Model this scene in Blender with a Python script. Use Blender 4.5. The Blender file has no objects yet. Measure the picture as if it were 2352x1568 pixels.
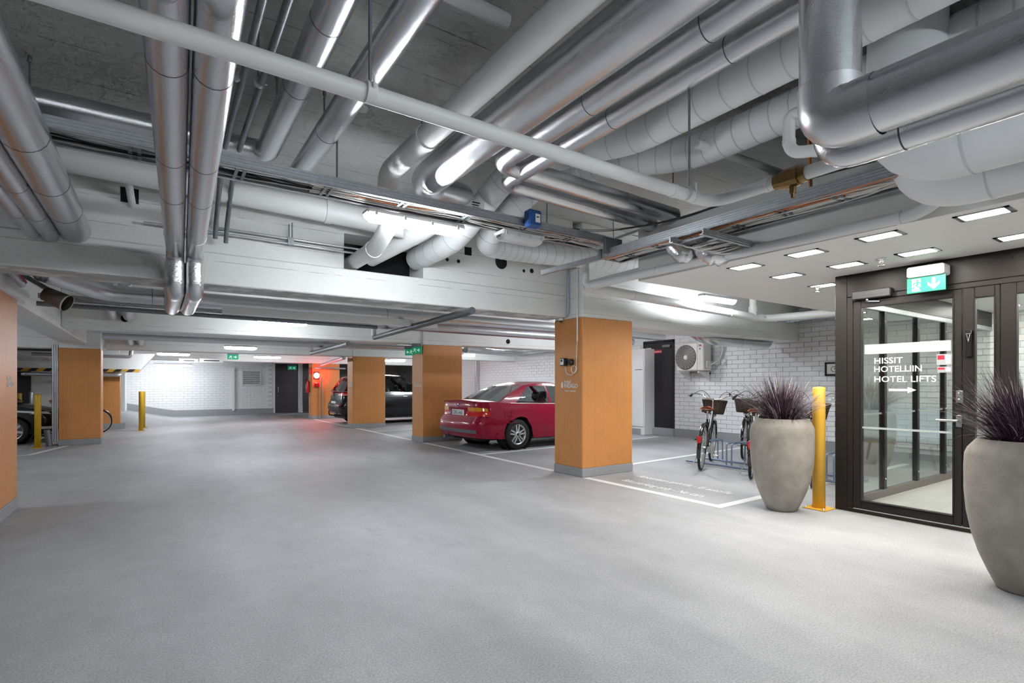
import bpy, math, random
from mathutils import Vector, Matrix
R = math.radians
D = bpy.data
COL = bpy.context.scene.collection
SC = bpy.context.scene
rnd = random.Random(7)

# ------------------------------------------------------------------ camera, world, exposure
F, HY, CX, H, YAW = 1208.0, 884.0, 1176.0, 1.32, R(34)
SN, CS = math.sin(YAW), math.cos(YAW)
cam_d = D.cameras.new('camera'); cam = D.objects.new('camera', cam_d); COL.objects.link(cam)
cam.location = (0, 0, H); cam.rotation_euler = (R(90), 0, -YAW)
cam_d.sensor_width = 36; cam_d.lens = 36*F/2352; cam_d.shift_y = (HY-784)/2352
cam_d.clip_start = 0.05; cam_d.clip_end = 200
SC.camera = cam
w = D.worlds.new('world'); SC.world = w; w.use_nodes = True
w.node_tree.nodes['Background'].inputs[0].default_value = (0.05, 0.052, 0.055, 1)
w.node_tree.nodes['Background'].inputs[1].default_value = 1.0
SC.view_settings.view_transform = 'Standard'; SC.view_settings.look = 'None'
SC.view_settings.gamma = 1; SC.view_settings.use_curve_mapping = False
SC.view_settings.exposure = 1.62
try:
    SC.cycles.use_denoising = True
    SC.cycles.max_bounces = 7; SC.cycles.diffuse_bounces = 3; SC.cycles.glossy_bounces = 3; SC.cycles.adaptive_threshold = 0.05; SC.cycles.adaptive_min_samples = 14; SC.cycles.use_light_tree = False
    SC.cycles.transmission_bounces = 8; SC.cycles.transparent_max_bounces = 12
    SC.cycles.sample_clamp_indirect = 6
    SC.cycles.caustics_reflective = False; SC.cycles.caustics_refractive = False
except Exception:
    pass
TUBE, DOWN = 46.0, 46.0        # strength of the fluorescent diffusers and of the recessed downlights

# ------------------------------------------------------------------ where a sight line meets a plane of the room
def ray(px, py):
    u = (px-CX)/F; v = (HY-py)/F
    return SN+u*CS, CS-u*SN, v
def FZ(px, py, z):
    d = ray(px, py); t = (z-H)/d[2]; return Vector((d[0]*t, d[1]*t, z))
def FY(px, py, y):
    d = ray(px, py); t = y/d[1]; return Vector((d[0]*t, y, H+d[2]*t))
def FX(px, py, x):
    d = ray(px, py); t = x/d[0]; return Vector((x, d[1]*t, H+d[2]*t))

# ------------------------------------------------------------------ object helpers
def tag(o, label=None, cat=None, group=None, kind=None):
    if label: o['label'] = label
    if cat: o['category'] = cat
    if group: o['group'] = group
    if kind: o['kind'] = kind
    return o
def empty(name, loc=(0, 0, 0), rz=0, label=None, cat=None, group=None, kind=None):
    o = D.objects.new(name, None); COL.objects.link(o); o.location = loc; o.rotation_euler = (0, 0, rz)
    o.empty_display_size = 0.1
    return tag(o, label, cat, group, kind)
def copy_tree(o, parent=None):
    c = o.copy(); COL.objects.link(c); c.parent = parent
    for ch in list(o.children): copy_tree(ch, c)
    return c
ORG = {}
def thing(name, base, label, cat, group=None, kind=None):
    o = empty(name, base, 0, label, cat, group, kind); ORG[o.name] = Vector(base); return o
class MB:
    def __init__(s): s.v = []; s.f = []; s.sm = []
    def add(s, vs, fs, smooth=False):
        n = len(s.v); s.v += [tuple(p) for p in vs]
        s.f += [tuple(i+n for i in f) for f in fs]; s.sm += [smooth]*len(fs); return s
    def box(s, a, b):
        (x0, y0, z0), (x1, y1, z1) = a, b
        x0, x1 = min(x0, x1), max(x0, x1); y0, y1 = min(y0, y1), max(y0, y1); z0, z1 = min(z0, z1), max(z0, z1)
        return s.add([(x0,y0,z0),(x1,y0,z0),(x1,y1,z0),(x0,y1,z0),(x0,y0,z1),(x1,y0,z1),(x1,y1,z1),(x0,y1,z1)],
                     [(3,2,1,0),(4,5,6,7),(0,1,5,4),(1,2,6,5),(2,3,7,6),(3,0,4,7)])
    def obox(s, c, size, m):
        c = Vector(c); h = Vector(size)/2
        vs = [c + m @ Vector((sx*h.x, sy*h.y, sz*h.z)) for sz in (-1, 1) for sx, sy in ((-1,-1),(1,-1),(1,1),(-1,1))]
        return s.add(vs, [(3,2,1,0),(4,5,6,7),(0,1,5,4),(1,2,6,5),(2,3,7,6),(3,0,4,7)])
    def cbox(s, a, b, c=0.01):
        """box with chamfered edges"""
        (x0,y0,z0),(x1,y1,z1) = a, b
        x0, x1 = min(x0, x1), max(x0, x1); y0, y1 = min(y0, y1), max(y0, y1); z0, z1 = min(z0, z1), max(z0, z1)
        c = min(c, (x1-x0)*.45, (y1-y0)*.45, (z1-z0)*.45)
        vs, ix = [], {}
        for i, x in enumerate((x0, x1)):
            for j, y in enumerate((y0, y1)):
                for k, z in enumerate((z0, z1)):
                    sx, sy, sz = (1-2*i)*c, (1-2*j)*c, (1-2*k)*c
                    ix[i,j,k,'x'] = len(vs); vs.append((x, y+sy, z+sz))
                    ix[i,j,k,'y'] = len(vs); vs.append((x+sx, y, z+sz))
                    ix[i,j,k,'z'] = len(vs); vs.append((x+sx, y+sy, z))
        fs = []
        for i in (0, 1):
            q = [ix[i,0,0,'x'], ix[i,1,0,'x'], ix[i,1,1,'x'], ix[i,0,1,'x']]; fs.append(q if i else q[::-1])
            q = [ix[0,i,0,'y'], ix[0,i,1,'y'], ix[1,i,1,'y'], ix[1,i,0,'y']]; fs.append(q if i else q[::-1])
            q = [ix[0,0,i,'z'], ix[1,0,i,'z'], ix[1,1,i,'z'], ix[0,1,i,'z']]; fs.append(q if i else q[::-1])
        for i in (0, 1):
            for j in (0, 1):
                fl = i == j
                q = [ix[i,j,0,'x'], ix[i,j,0,'y'], ix[i,j,1,'y'], ix[i,j,1,'x']]; fs.append(q if fl else q[::-1])
                q = [ix[i,0,j,'x'], ix[i,1,j,'x'], ix[i,1,j,'z'], ix[i,0,j,'z']]; fs.append(q if fl else q[::-1])
                q = [ix[0,i,j,'y'], ix[0,i,j,'z'], ix[1,i,j,'z'], ix[1,i,j,'y']]; fs.append(q if fl else q[::-1])
                for k in (0, 1):
                    q = [ix[i,j,k,'x'], ix[i,j,k,'y'], ix[i,j,k,'z']]; fs.append(q if (i+j+k) % 2 == 0 else q[::-1])
        return s.add(vs, fs)
    def tube(s, pts, r, seg=14, caps=True, smooth=True):
        pts = [Vector(p) for p in pts]; n = len(pts)
        rs = r if isinstance(r, (list, tuple)) else [r]*n
        T = []
        for i in range(n):
            d = pts[min(i+1, n-1)]-pts[max(i-1, 0)]
            T.append(d.normalized() if d.length > 1e-9 else Vector((0, 0, 1)))
        a = Vector((0, 0, 1)) if abs(T[0].z) < .9 else Vector((1, 0, 0))
        N = (a - T[0]*a.dot(T[0])).normalized(); vs = []
        for i in range(n):
            if i:
                N = N - T[i]*N.dot(T[i])
                N = N.normalized() if N.length > 1e-6 else T[i].orthogonal().normalized()
            B = T[i].cross(N)
            for k in range(seg):
                an = 2*math.pi*k/seg
                vs.append(pts[i] + (N*math.cos(an) + B*math.sin(an))*rs[i])
        fs = []
        for i in range(n-1):
            for k in range(seg):
                k2 = (k+1) % seg
                fs.append((i*seg+k, i*seg+k2, (i+1)*seg+k2, (i+1)*seg+k))
        s.add(vs, fs, smooth)
        if caps:
            s.add(vs[:seg], [tuple(range(seg))[::-1]]); s.add(vs[-seg:], [tuple(range(seg))])
        return s
    def lathe(s, prof, c=(0, 0, 0), seg=32, axis='z', smooth=True):
        vs = []
        for (r, h) in prof:
            for k in range(seg):
                a = 2*math.pi*k/seg; x, y = r*math.cos(a), r*math.sin(a)
                p = {'z': (x, y, h), 'x': (h, x, y), 'y': (y, h, x)}[axis]
                vs.append((c[0]+p[0], c[1]+p[1], c[2]+p[2]))
        fs = []
        for i in range(len(prof)-1):
            for k in range(seg):
                k2 = (k+1) % seg; fs.append((i*seg+k, i*seg+k2, (i+1)*seg+k2, (i+1)*seg+k))
        return s.add(vs, fs, smooth)
    def prism(s, poly, m, th):
        """flat outline (list of 2-D points) in the frame m (4x4), thickness th along its z"""
        n = len(poly)
        vs = [m @ Vector((x, y, 0)) for x, y in poly] + [m @ Vector((x, y, th)) for x, y in poly]
        fs = [tuple(range(n))[::-1], tuple(range(n, 2*n))] + [(i, (i+1) % n, n+(i+1) % n, n+i) for i in range(n)]
        return s.add(vs, fs)
    def build(s, name, mat, parent=None, label=None, cat=None, group=None, kind=None, loc=None):
        me = D.meshes.new(name)
        vs = s.v
        root = parent
        while root is not None and root.name not in ORG and root.parent is not None: root = root.parent
        if root is not None and root.name in ORG:
            bx, by, bz = ORG[root.name]; vs = [(x-bx, y-by, z-bz) for x, y, z in vs]
        me.from_pydata(vs, [], s.f); me.polygons.foreach_set('use_smooth', s.sm); me.update()
        if mat is not None: me.materials.append(M[mat] if isinstance(mat, str) else mat)
        o = D.objects.new(name, me); COL.objects.link(o)
        if parent is not None: o.parent = parent
        if loc is not None: o.location = loc
        return tag(o, label, cat, group, kind)
def obj_from(name, mesh, parent=None, loc=(0, 0, 0), rot=(0, 0, 0)):
    o = D.objects.new(name, mesh); COL.objects.link(o); o.parent = parent; o.location = loc; o.rotation_euler = rot
    return o
def text(name, body, size, loc, rot, mat, parent=None, th=0.0015, align='LEFT', sx=1.0, space=1.0, bold=0.0):
    cu = D.curves.new(name, 'FONT'); cu.body = body; cu.size = size; cu.extrude = th; cu.align_x = align
    cu.space_character = space; cu.offset = bold*size; cu.resolution_u = 3
    t = D.objects.new(name, cu); COL.objects.link(t); bpy.context.view_layer.update()
    me = D.meshes.new_from_object(t.evaluated_get(bpy.context.evaluated_depsgraph_get())); D.objects.remove(t); D.curves.remove(cu)
    me.name = name; me.materials.clear(); me.materials.append(M[mat]); o = D.objects.new(name, me); COL.objects.link(o)
    o.location = loc; o.rotation_euler = rot; o.scale = (sx, 1, 1)
    if parent is not None:
        o.parent = parent; root = parent
        while root.name not in ORG and root.parent is not None: root = root.parent
        if root.name in ORG: o.location = Vector(loc)-ORG[root.name]
    return o
ROT_X = (R(90), 0, R(-90))      # lettering on a face that looks towards -X
ROT_Y = (R(90), 0, 0)           # lettering on a face that looks towards -Y
def fillet(pts, r, n=6):
    pts = [Vector(p) for p in pts]; out = [pts[0]]
    for i in range(1, len(pts)-1):
        a, b, c = pts[i-1], pts[i], pts[i+1]
        d1, d2 = (a-b), (c-b); k = min(r, d1.length*.49, d2.length*.49)
        p, q = b+d1.normalized()*k, b+d2.normalized()*k
        for j in range(n+1):
            t = j/n; out.append(p*(1-t)**2 + b*2*t*(1-t) + q*t*t)
    out.append(pts[-1]); return out

# ------------------------------------------------------------------ materials (all node based)
M = {}
def nn(nt, t, **kw):
    n = nt.nodes.new(t)
    for k, v in kw.items(): setattr(n, k, v)
    return n
def mat(name, col, rough=.5, metal=0., var=None, bump=None, coat=0., spec=None, emis=None, trans=0., ior=1.45, lines=None, streak=None, sheen=None):
    """var=(scale, amount, stretch) colour noise; bump=(scale, strength); lines=(axes, spacing, width, depth) board joints; streak=(scale, stretch, amount)"""
    m = D.materials.new(name); m.use_nodes = True; nt = m.node_tree; L = nt.links.new
    b = nt.nodes['Principled BSDF']; I = b.inputs
    I['Base Color'].default_value = (*col, 1); I['Roughness'].default_value = rough; I['Metallic'].default_value = metal
    if coat: I['Coat Weight'].default_value = coat; I['Coat Roughness'].default_value = .05
    if spec is not None: I['Specular IOR Level'].default_value = spec
    if emis: I['Emission Color'].default_value = (*emis[0], 1); I['Emission Strength'].default_value = emis[1]
    if trans: I['Transmission Weight'].default_value = trans; I['IOR'].default_value = ior
    tc = nn(nt, 'ShaderNodeTexCoord'); src = tc.outputs['Object']
    cur = None; hgt = None
    def mixdark(fac, dark):
        nonlocal cur
        mx = nn(nt, 'ShaderNodeMix', data_type='RGBA', blend_type='MULTIPLY')
        L(fac, mx.inputs[0])
        if cur is None: mx.inputs[6].default_value = (*col, 1)
        else: L(cur, mx.inputs[6])
        mx.inputs[7].default_value = (*dark, 1); cur = mx.outputs[2]
    def noise(scale, stretch=None, detail=4., rough_=.6):
        no = nn(nt, 'ShaderNodeTexNoise'); no.inputs['Scale'].default_value = scale
        no.inputs['Detail'].default_value = detail; no.inputs['Roughness'].default_value = rough_
        if stretch:
            mp = nn(nt, 'ShaderNodeMapping'); mp.inputs['Scale'].default_value = stretch; L(src, mp.inputs[0]); L(mp.outputs[0], no.inputs[0])
        else: L(src, no.inputs[0])
        return no.outputs[0]
    def ramp(x, lo, hi):
        r = nn(nt, 'ShaderNodeMapRange'); r.inputs[1].default_value = lo; r.inputs[2].default_value = hi; L(x, r.inputs[0]); return r.outputs[0]
    for vv in (var if isinstance(var, list) else [var] if var else []):
        a = vv[1]; mixdark(ramp(noise(vv[0], vv[2] if len(vv) > 2 else None), .35, .68), (1-a, 1-a, 1-a))
    if streak:
        x = ramp(noise(streak[0], streak[1], 6., .75), .60, .68); k = 1-streak[2]; mixdark(x, (k, k, k))
    if lines:
        ax, sp, wd, dk = lines
        sep = nn(nt, 'ShaderNodeSeparateXYZ'); L(src, sep.inputs[0])
        val = sep.outputs[ax[0]]
        if len(ax) > 1:
            ad = nn(nt, 'ShaderNodeMath', operation='ADD'); L(val, ad.inputs[0]); L(sep.outputs[ax[1]], ad.inputs[1]); val = ad.outputs[0]
        md = nn(nt, 'ShaderNodeMath', operation='PINGPONG'); L(val, md.inputs[0]); md.inputs[1].default_value = sp/2
        lt = nn(nt, 'ShaderNodeMath', operation='LESS_THAN'); L(md.outputs[0], lt.inputs[0]); lt.inputs[1].default_value = wd
        g = ramp(noise(3.0), .42, .52); mu = nn(nt, 'ShaderNodeMath', operation='MULTIPLY'); L(lt.outputs[0], mu.inputs[0]); L(g, mu.inputs[1])
        k = 1-dk; mixdark(mu.outputs[0], (k, k, k))
    if cur is not None: L(cur, I['Base Color'])
    if bump:
        bp = nn(nt, 'ShaderNodeBump'); bp.inputs['Strength'].default_value = bump[1]; bp.inputs['Distance'].default_value = bump[2] if len(bump) > 2 else .01
        L(noise(bump[0], None, 3.), bp.inputs['Height']); L(bp.outputs[0], I['Normal'])
    M[name] = m
    return m
mat('wall_paint', (.86, .86, .84), .75, var=[(2.2, .06), (40, .05)], bump=(30, .12), lines=('Z', .235, .0035, .35), streak=(9, (.35, .35, 5), .10))
mat('slab_paint', (.66, .66, .645), .85, var=[(1.2, .18), (30, .08)], bump=(25, .25), lines=('Y', .52, .006, .45), streak=(11, (.25, 3.0, 1), .6))
mat('brick_paint', (.86, .87, .88), .55, var=(6, .05), bump=(60, .10))
mat('mortar_paint', (.66, .67, .68), .8)
mat('plaster', (.82, .82, .81), .7, var=(3, .03))
mat('soffit_paint', (.90, .89, .87), .6)
mat('soffit_side', (.80, .80, .78), .7, var=(1.5, .05))
mat('orange_paint', (.68, .285, .082), .5, var=[(3, .08), (90, .06)], bump=(70, .18), lines=('XY', .145, .003, .22), streak=(7, (4, 4, .3), .06))
mat('plinth_paint', (.34, .345, .36), .7, var=[(60, .12)], bump=(90, .2))
mat('floor_coat', (.56, .565, .58), .60, var=[(.38, .26, (1, .5, 1)), (1.5, .18, (1, .45, 1)), (5, .07), (95, .38)], bump=(160, .5, .004), streak=(1.6, (.7, .22, 1), .14))
mat('line_paint', (.86, .86, .84), .6, var=(8, .08))
mat('line_worn', (.80, .80, .79), .6, var=(30, .15))
mat('foil', (.66, .67, .70), .25, .97, bump=(150, .38, .003))
mat('foil_smooth', (.66, .67, .69), .33, .95, bump=(70, .12, .003))
mat('foil_shiny', (.78, .79, .81), .20, .97, bump=(55, .65, .006))
mat('seam', (.09, .09, .10), .6)
mat('galv', (.52, .54, .57), .38, .85, var=(25, .15))
mat('galv_dark', (.25, .27, .29), .45, .7, var=(20, .2))
mat('pvc', (.80, .80, .79), .42)
mat('pvc_grey', (.72, .73, .73), .45)
mat('duct_white', (.80, .81, .82), .5, var=(4, .03))
mat('duct_joint', (.60, .61, .62), .6)
mat('dark_pipe', (.085, .095, .11), .4, .2)
mat('cable_white', (.72, .70, .66), .55)
mat('cable_grey', (.36, .35, .33), .6)
mat('cable_orange', (.62, .20, .06), .55)
mat('brass', (.27, .17, .075), .36, 1., var=(40, .2))
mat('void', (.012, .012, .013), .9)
mat('white_plastic', (.80, .80, .79), .4)
mat('lamp_body', (.66, .67, .68), .45)
mat('tube_light', (1, 1, 1), .5, emis=((.90, .955, 1.0), TUBE))
mat('down_light', (1, 1, 1), .5, emis=((1.0, .955, .89), DOWN))
mat('dead_diffuser', (.70, .71, .72), .35)
mat('blue_box', (.03, .10, .33), .4)
mat('frame_black', (.022, .019, .018), .36, .0, bump=(200, .08), spec=.16)
mat('rubber', (.012, .012, .013), .7)
mat('black_gloss', (.012, .012, .013), .12, coat=.8)
mat('black_plastic', (.02, .02, .022), .45)
mat('door_black', (.022, .021, .024), .35, var=(70, .2))
mat('door_brown', (.05, .038, .045), .4, var=(120, .4))
mat('chrome', (.78, .78, .79), .12, 1.)
mat('steel', (.55, .55, .56), .32, 1.)
mat('alloy', (.62, .62, .61), .3, .9)
mat('yellow', (.80, .46, .05), .38, var=(9, .08))
mat('yellow_dark', (.66, .40, .02), .4, var=(9, .08))
mat('planter', (.41, .37, .325), .62, var=[(2.2, .34), (7, .22), (150, .16)], bump=(60, .12))
mat('soil', (.035, .028, .024), .95)
mat('blade', (.070, .038, .056), .42, var=(3, .4))
mat('blade_pale', (.42, .34, .36), .4)
mat('red_paint', (.30, .002, .030), .32, .0, coat=.4, spec=.22)
mat('black_paint', (.006, .006, .007), .22, .0, coat=.35, spec=.3)
mat('taillight', (.42, .012, .012), .12, coat=1., emis=((.5, .01, .01), .06))
mat('amber', (.75, .30, .02), .15, coat=1.)
mat('lens', (.75, .77, .80), .12, .4)
mat('plate', (.85, .85, .84), .4)
mat('plate_ink', (.02, .02, .025), .5)
mat('plate_blue', (.03, .08, .45), .4)
mat('seat_dark', (.02, .02, .022), .7)
mat('saddle', (.23, .055, .025), .45)
mat('wicker', (.075, .048, .032), .65, bump=(180, .8, .006), var=(120, .5))
mat('reflector', (.55, .008, .008), .15, coat=1.)
mat('rack_blue', (.20, .25, .36), .4, .3)
mat('spoke', (.68, .68, .68), .25, 1.)
mat('green_sign', (.01, .30, .15), .4, emis=((.0, .30, .13), .12))
mat('sign_white', (.8, .84, .8), .4, emis=((.9, 1, .93), .12))
mat('sign_plain', (.90, .90, .89), .45)
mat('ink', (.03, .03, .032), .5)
mat('red_sign', (.50, .012, .03), .45)
mat('film', (.36, .40, .40), .65)
mat('lettering_white', (.80, .81, .80), .6)
mat('sticker_grey', (.32, .33, .34), .5)
mat('red_can', (.52, .012, .012), .28, coat=.5)
mat('beacon', (1, .05, .05), .3, emis=((1.0, .035, .045), 85.))
mat('grille', (.10, .09, .085), .5)
mat('ac_white', (.70, .68, .63), .42, var=(12, .06))
mat('wood', (.38, .22, .12), .5, var=(6, .3, (1, 12, 12)))
mat('pale_blue', (.50, .62, .70), .8, bump=(300, .2))
mat('vinyl_floor', (.62, .60, .56), .45, var=(3, .12, (.6, 7, 1)), lines=('Y', .18, .002, .25))
mat('brown_paint', (.16, .13, .115), .5, var=(30, .15))
def glass_mat(name, tint, alpha_rough=0.0):
    m = D.materials.new(name); m.use_nodes = True; nt = m.node_tree; nt.nodes.clear(); L = nt.links.new
    o = nn(nt, 'ShaderNodeOutputMaterial'); mx = nn(nt, 'ShaderNodeMixShader'); t = nn(nt, 'ShaderNodeBsdfTransparent'); g = nn(nt, 'ShaderNodeBsdfGlossy')
    fr = nn(nt, 'ShaderNodeFresnel'); ge = nn(nt, 'ShaderNodeNewGeometry')     # same index from either side of the thin pane
    mr = nn(nt, 'ShaderNodeMapRange'); L(ge.outputs['Backfacing'], mr.inputs[0]); mr.inputs[3].default_value = 1.5; mr.inputs[4].default_value = 1/1.5; L(mr.outputs[0], fr.inputs[0])
    t.inputs[0].default_value = (*tint, 1); g.inputs['Roughness'].default_value = alpha_rough
    L(fr.outputs[0], mx.inputs[0]); L(t.outputs[0], mx.inputs[1]); L(g.outputs[0], mx.inputs[2]); L(mx.outputs[0], o.inputs[0]); M[name] = m
glass_mat('glass', (.93, .955, .945))
glass_mat('car_glass', (.42, .46, .46))

# ------------------------------------------------------------------ the room
CEIL = 3.65
mb = MB()
nx = 70; xs = [-14+i*(26.0/nx) for i in range(nx+1)]; ys = [-8, 0, 8, 14, 17, 18, 19, 20, 21, 22, 23, 24, 25, 26, 27, 28, 30]
def floor_z(x, y):
    a = max(0., min(1., (y-20.5)/3.5)); a = a*a*(3-2*a)
    return .19*a*max(0., 0.6-x)**1.15
mb.add([(x, y, floor_z(x, y)) for y in ys for x in xs],
       [(j*(nx+1)+i, j*(nx+1)+i+1, (j+1)*(nx+1)+i+1, (j+1)*(nx+1)+i) for j in range(len(ys)-1) for i in range(nx)], True)
mb.build('floor', 'floor_coat', kind='structure', label='grey speckled floor coating of the parking garage')
mb = MB(); mb.box((-14, -8, CEIL), (12, 30, CEIL+.25)); mb.build('ceiling', 'slab_paint', kind='structure', label='board-marked grey concrete ceiling slab')

XW = 11.05
BR = .1; BL = .297
def brick_mesh(axis):
    b = MB(); l, h, d = (BL-.007)/2, (BR-.007)/2, .014
    if axis == 'x': b.cbox((-d, -l, -h), (d, l, h), .004)
    else: b.cbox((-l, -d, -h), (l, d, h), .004)
    me = D.meshes.new('brick'); me.from_pydata(b.v, [], b.f); me.materials.append(M['brick_paint']); me.update(); return me, b
def wall_with_bricks(name, lab, axis, plane, a0, a1, z0, z1, holes, single, keep):
    """painted brick wall: backing slab plus real bricks; the nearest `single` are objects, the rest one part"""
    w_ = MB()
    if axis == 'x': w_.box((plane, a0, 0), (plane+.25, a1, CEIL))
    else: w_.box((a0, plane, 0), (a1, plane+.25, CEIL))
    wo = w_.build(name, 'mortar_paint', kind='structure', label=lab)
    me, b = brick_mesh(axis); spots = []
    k = 0; z = z0+BR/2
    while z < z1:
        a = a0 + (BL/2 if k % 2 else 0) + BL/2
        while a < a1-.1:
            if not any(h[0]-.1 < a < h[1]+.1 and h[2]-.04 < z < h[3]+.04 for h in holes): spots.append((a, z))
            a += BL
        z += BR; k += 1
    def dist(s):
        x, y = (plane, s[0]) if axis == 'x' else (s[0], plane)
        return x*x+y*y
    vis = sorted([s for s in spots if keep(*s)], key=dist)[:single]; vs = set(vis)
    for s in vis:
        loc = (plane-.004, s[0], s[1]) if axis == 'x' else (s[0], plane-.004, s[1])
        obj_from('brick', me, wo, loc)
    rest = MB()
    for s in spots:
        if s in vs: continue
        o = (plane-.004, s[0], s[1]) if axis == 'x' else (s[0], plane-.004, s[1])
        rest.add([(v[0]+o[0], v[1]+o[1], v[2]+o[2]) for v in b.v], b.f)
    rest.build('bricks_beyond', 'brick_paint', wo, kind='stuff')
    return wo
wall_with_bricks('wall_right', 'white painted brick wall behind the bicycles and the parked cars', 'x', XW, 1.6, 22.0, .2, 3.0,
    [(8.98, 9.93, 0, 2.5)], 300, lambda a, z: (a > 2.2 and z < 2.5 and not (4.45 < a < 5.0) and a < 8.95))
wall_with_bricks('wall_far', 'white painted brick wall at the far end of the garage', 'y', 26.0, -1.6, 7.0, .25, 2.6,
    [(4.4, 5.45, 0, 2.45)], 0, lambda a, z: False)
mb = MB(); mb.box((-1.75, 24.5, 0), (-1.0, 26.2, CEIL)); mb.build('wall_ramp_pier', 'plaster', kind='structure', label='plain white wall pier at the ramp end')
mb = MB(); mb.box((-14.2, -8, 0), (-14, 30, CEIL)); mb.build('wall_left', 'wall_paint', kind='structure', label='far left wall of the garage')
mb = MB(); mb.box((-14, -8.2, 0), (12, -8, CEIL)); mb.build('wall_back', 'wall_paint', kind='structure', label='wall behind the viewpoint')
mb = MB(); mb.box((-14, 30, 0), (12, 30.2, CEIL)); mb.build('wall_end', 'wall_paint', kind='structure', label='end wall behind the ramp')
mb = MB(); mb.box((12, -8, 0), (12.2, 30, CEIL)); mb.build('wall_outer', 'wall_paint', kind='structure', label='outer wall behind the lobby')
mb = MB(); mb.box((-8.0, 20.6, 0), (-1.75, 20.8, 2.0)); mb.build('wall_white_panel', 'plaster', kind='structure', label='white wall panel behind the black hatchback')
# grey kerbs along the walls
mb = MB(); mb.box((XW-.05, 4.2, 0), (XW-.001, 22.0, .2)); mb.box((XW-.05, 1.6, 0), (XW-.001, 4.2, .12)); mb.build('baseboard_right', 'plinth_paint', kind='structure')
mb = MB()
n = 24
for i in range(n):
    xa, xb = -1.6+i*6.0/n, -1.6+(i+1)*6.0/n
    za, zb = floor_z(xa, 26)-.02, floor_z(xb, 26)-.02
    ha = .29; y0 = 25.93
    mb.add([(xa,y0,za),(xb,y0,zb),(xb,26,zb),(xa,26,za),(xa,y0,za+ha),(xb,y0,zb+ha),(xb,26,zb+ha),(xa,26,za+ha)],
           [(0,1,5,4),(4,5,6,7),(1,2,6,5),(3,0,4,7)])
mb.build('baseboard_far', 'plinth_paint', kind='structure')

# ---- soffit over the lobby entrance
SZ = 2.47
mb = MB(); mb.box((4.42, -8, SZ), (11.0, 4.05, SZ+.06)); so = mb.build('ceiling_soffit', 'soffit_paint', kind='structure', label='white plaster soffit with recessed downlights over the lobby entrance')
mb = MB(); mb.box((4.42, -8, SZ+.06), (4.50, 4.05, 3.02)); mb.box((4.50, 3.97, SZ+.06), (11.0, 4.05, 3.02)); mb.build('soffit_fascia', 'soffit_side', so)

# ---- columns
def column(name, lab, x0, y0, x1, y1, top, dy=0, logo=True):
    o = empty(name, ((x0+x1)/2, (y0+y1)/2, 0), 0, lab, 'column', 'orange painted columns')
    cx, cy = (x0+x1)/2, (y0+y1)/2; a, b = (x1-x0)/2, (y1-y0)/2
    q = MB(); q.cbox((-a, -b, .12), (a, b, top), .012); q.build('shaft', 'orange_paint', o)
    q = MB(); q.cbox((-a-.006, -b-.006, 0), (a+.006, b+.006, .125), .006); q.build('plinth', 'plinth_paint', o)
    q = MB(); q.cbox((-a+.004, -b+.004, top), (a-.004, b-.004, CEIL), .01); q.build('column_head', 'wall_paint', o)
    if logo:
        lx = -a-.002
        # a drop-shaped mark, then two lines of lettering on the face towards the aisle
        mk = MB(); pl = [(.028*math.cos(t)*(1 if math.sin(t) < 0 else .75), .045*math.sin(t)) for t in [i*2*math.pi/18 for i in range(18)]]
        mk.prism(pl, Matrix.Translation((lx, b-.19-dy, 1.32)) @ Matrix.Rotation(R(-90), 4, 'Z') @ Matrix.Rotation(R(90), 4, 'X'), .002)
        mk.build('logo_drop', 'lettering_white', o)
        text('lettering', 'hotel', .075, (lx, b-.235-dy, 1.345), ROT_X, 'lettering_white', o, .001)
        text('lettering', 'INDIGO', .085, (lx, b-.235-dy, 1.28), ROT_X, 'lettering_white', o, .001, bold=.01)
        text('lettering', 'Helsinki - Boulevard', .03, (lx, b-.25-dy, 1.225), ROT_X, 'lettering_white', o, .001)
    return o
column('concrete_column', 'large orange column in front of the red coupe, nearest one', 5.03, 5.66, 6.05, 6.30, 2.295)
column('concrete_column', 'orange column at the tail of the red coupe with two green signs', 5.05, 11.14, 6.07, 11.76, 2.25)
column('concrete_column', 'orange column standing before the black sport utility car', 4.96, 16.08, 6.0, 16.62, 2.20)
column('concrete_column', 'farthest orange column on the right carrying the red beacon', 5.0, 21.3, 6.05, 21.9, 2.16, logo=False)
column('concrete_column', 'orange column cut off by the left edge of the picture', -2.0, 6.75, -1.245, 7.65, 2.24, logo=False)
column('concrete_column', 'wide orange column on the left behind the yellow post', -1.78, 14.98, -1.05, 15.55, 2.13, logo=False)
column('concrete_column', 'small distant orange column at the ramp foot', -1.36, 19.75, -.93, 20.15, 1.72, logo=False)
lc = [o for o in D.objects if o.name.startswith('concrete_column')][4]
text('lettering', 'hotel', .075, (.379, -.02, 1.365), (R(90), 0, R(90)), 'lettering_white', lc, .001)
text('lettering', 'INDIGO', .085, (.379, -.02, 1.30), (R(90), 0, R(90)), 'lettering_white', lc, .001)
mb = MB(); mb.box((-1.6, 19.7, 0), (-.82, 20.2, .17)); mb.build('trim_1', 'plinth_paint', kind='structure')

# ---- beams
def beam(lab, x0, y0, x1, y1, z0, z1=CEIL, m='wall_paint'):
    q = MB(); q.cbox((x0, y0, z0), (x1, y1, z1), .012); return q.build('concrete_beam', m, None, lab, 'beam', 'white concrete beams')
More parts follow.
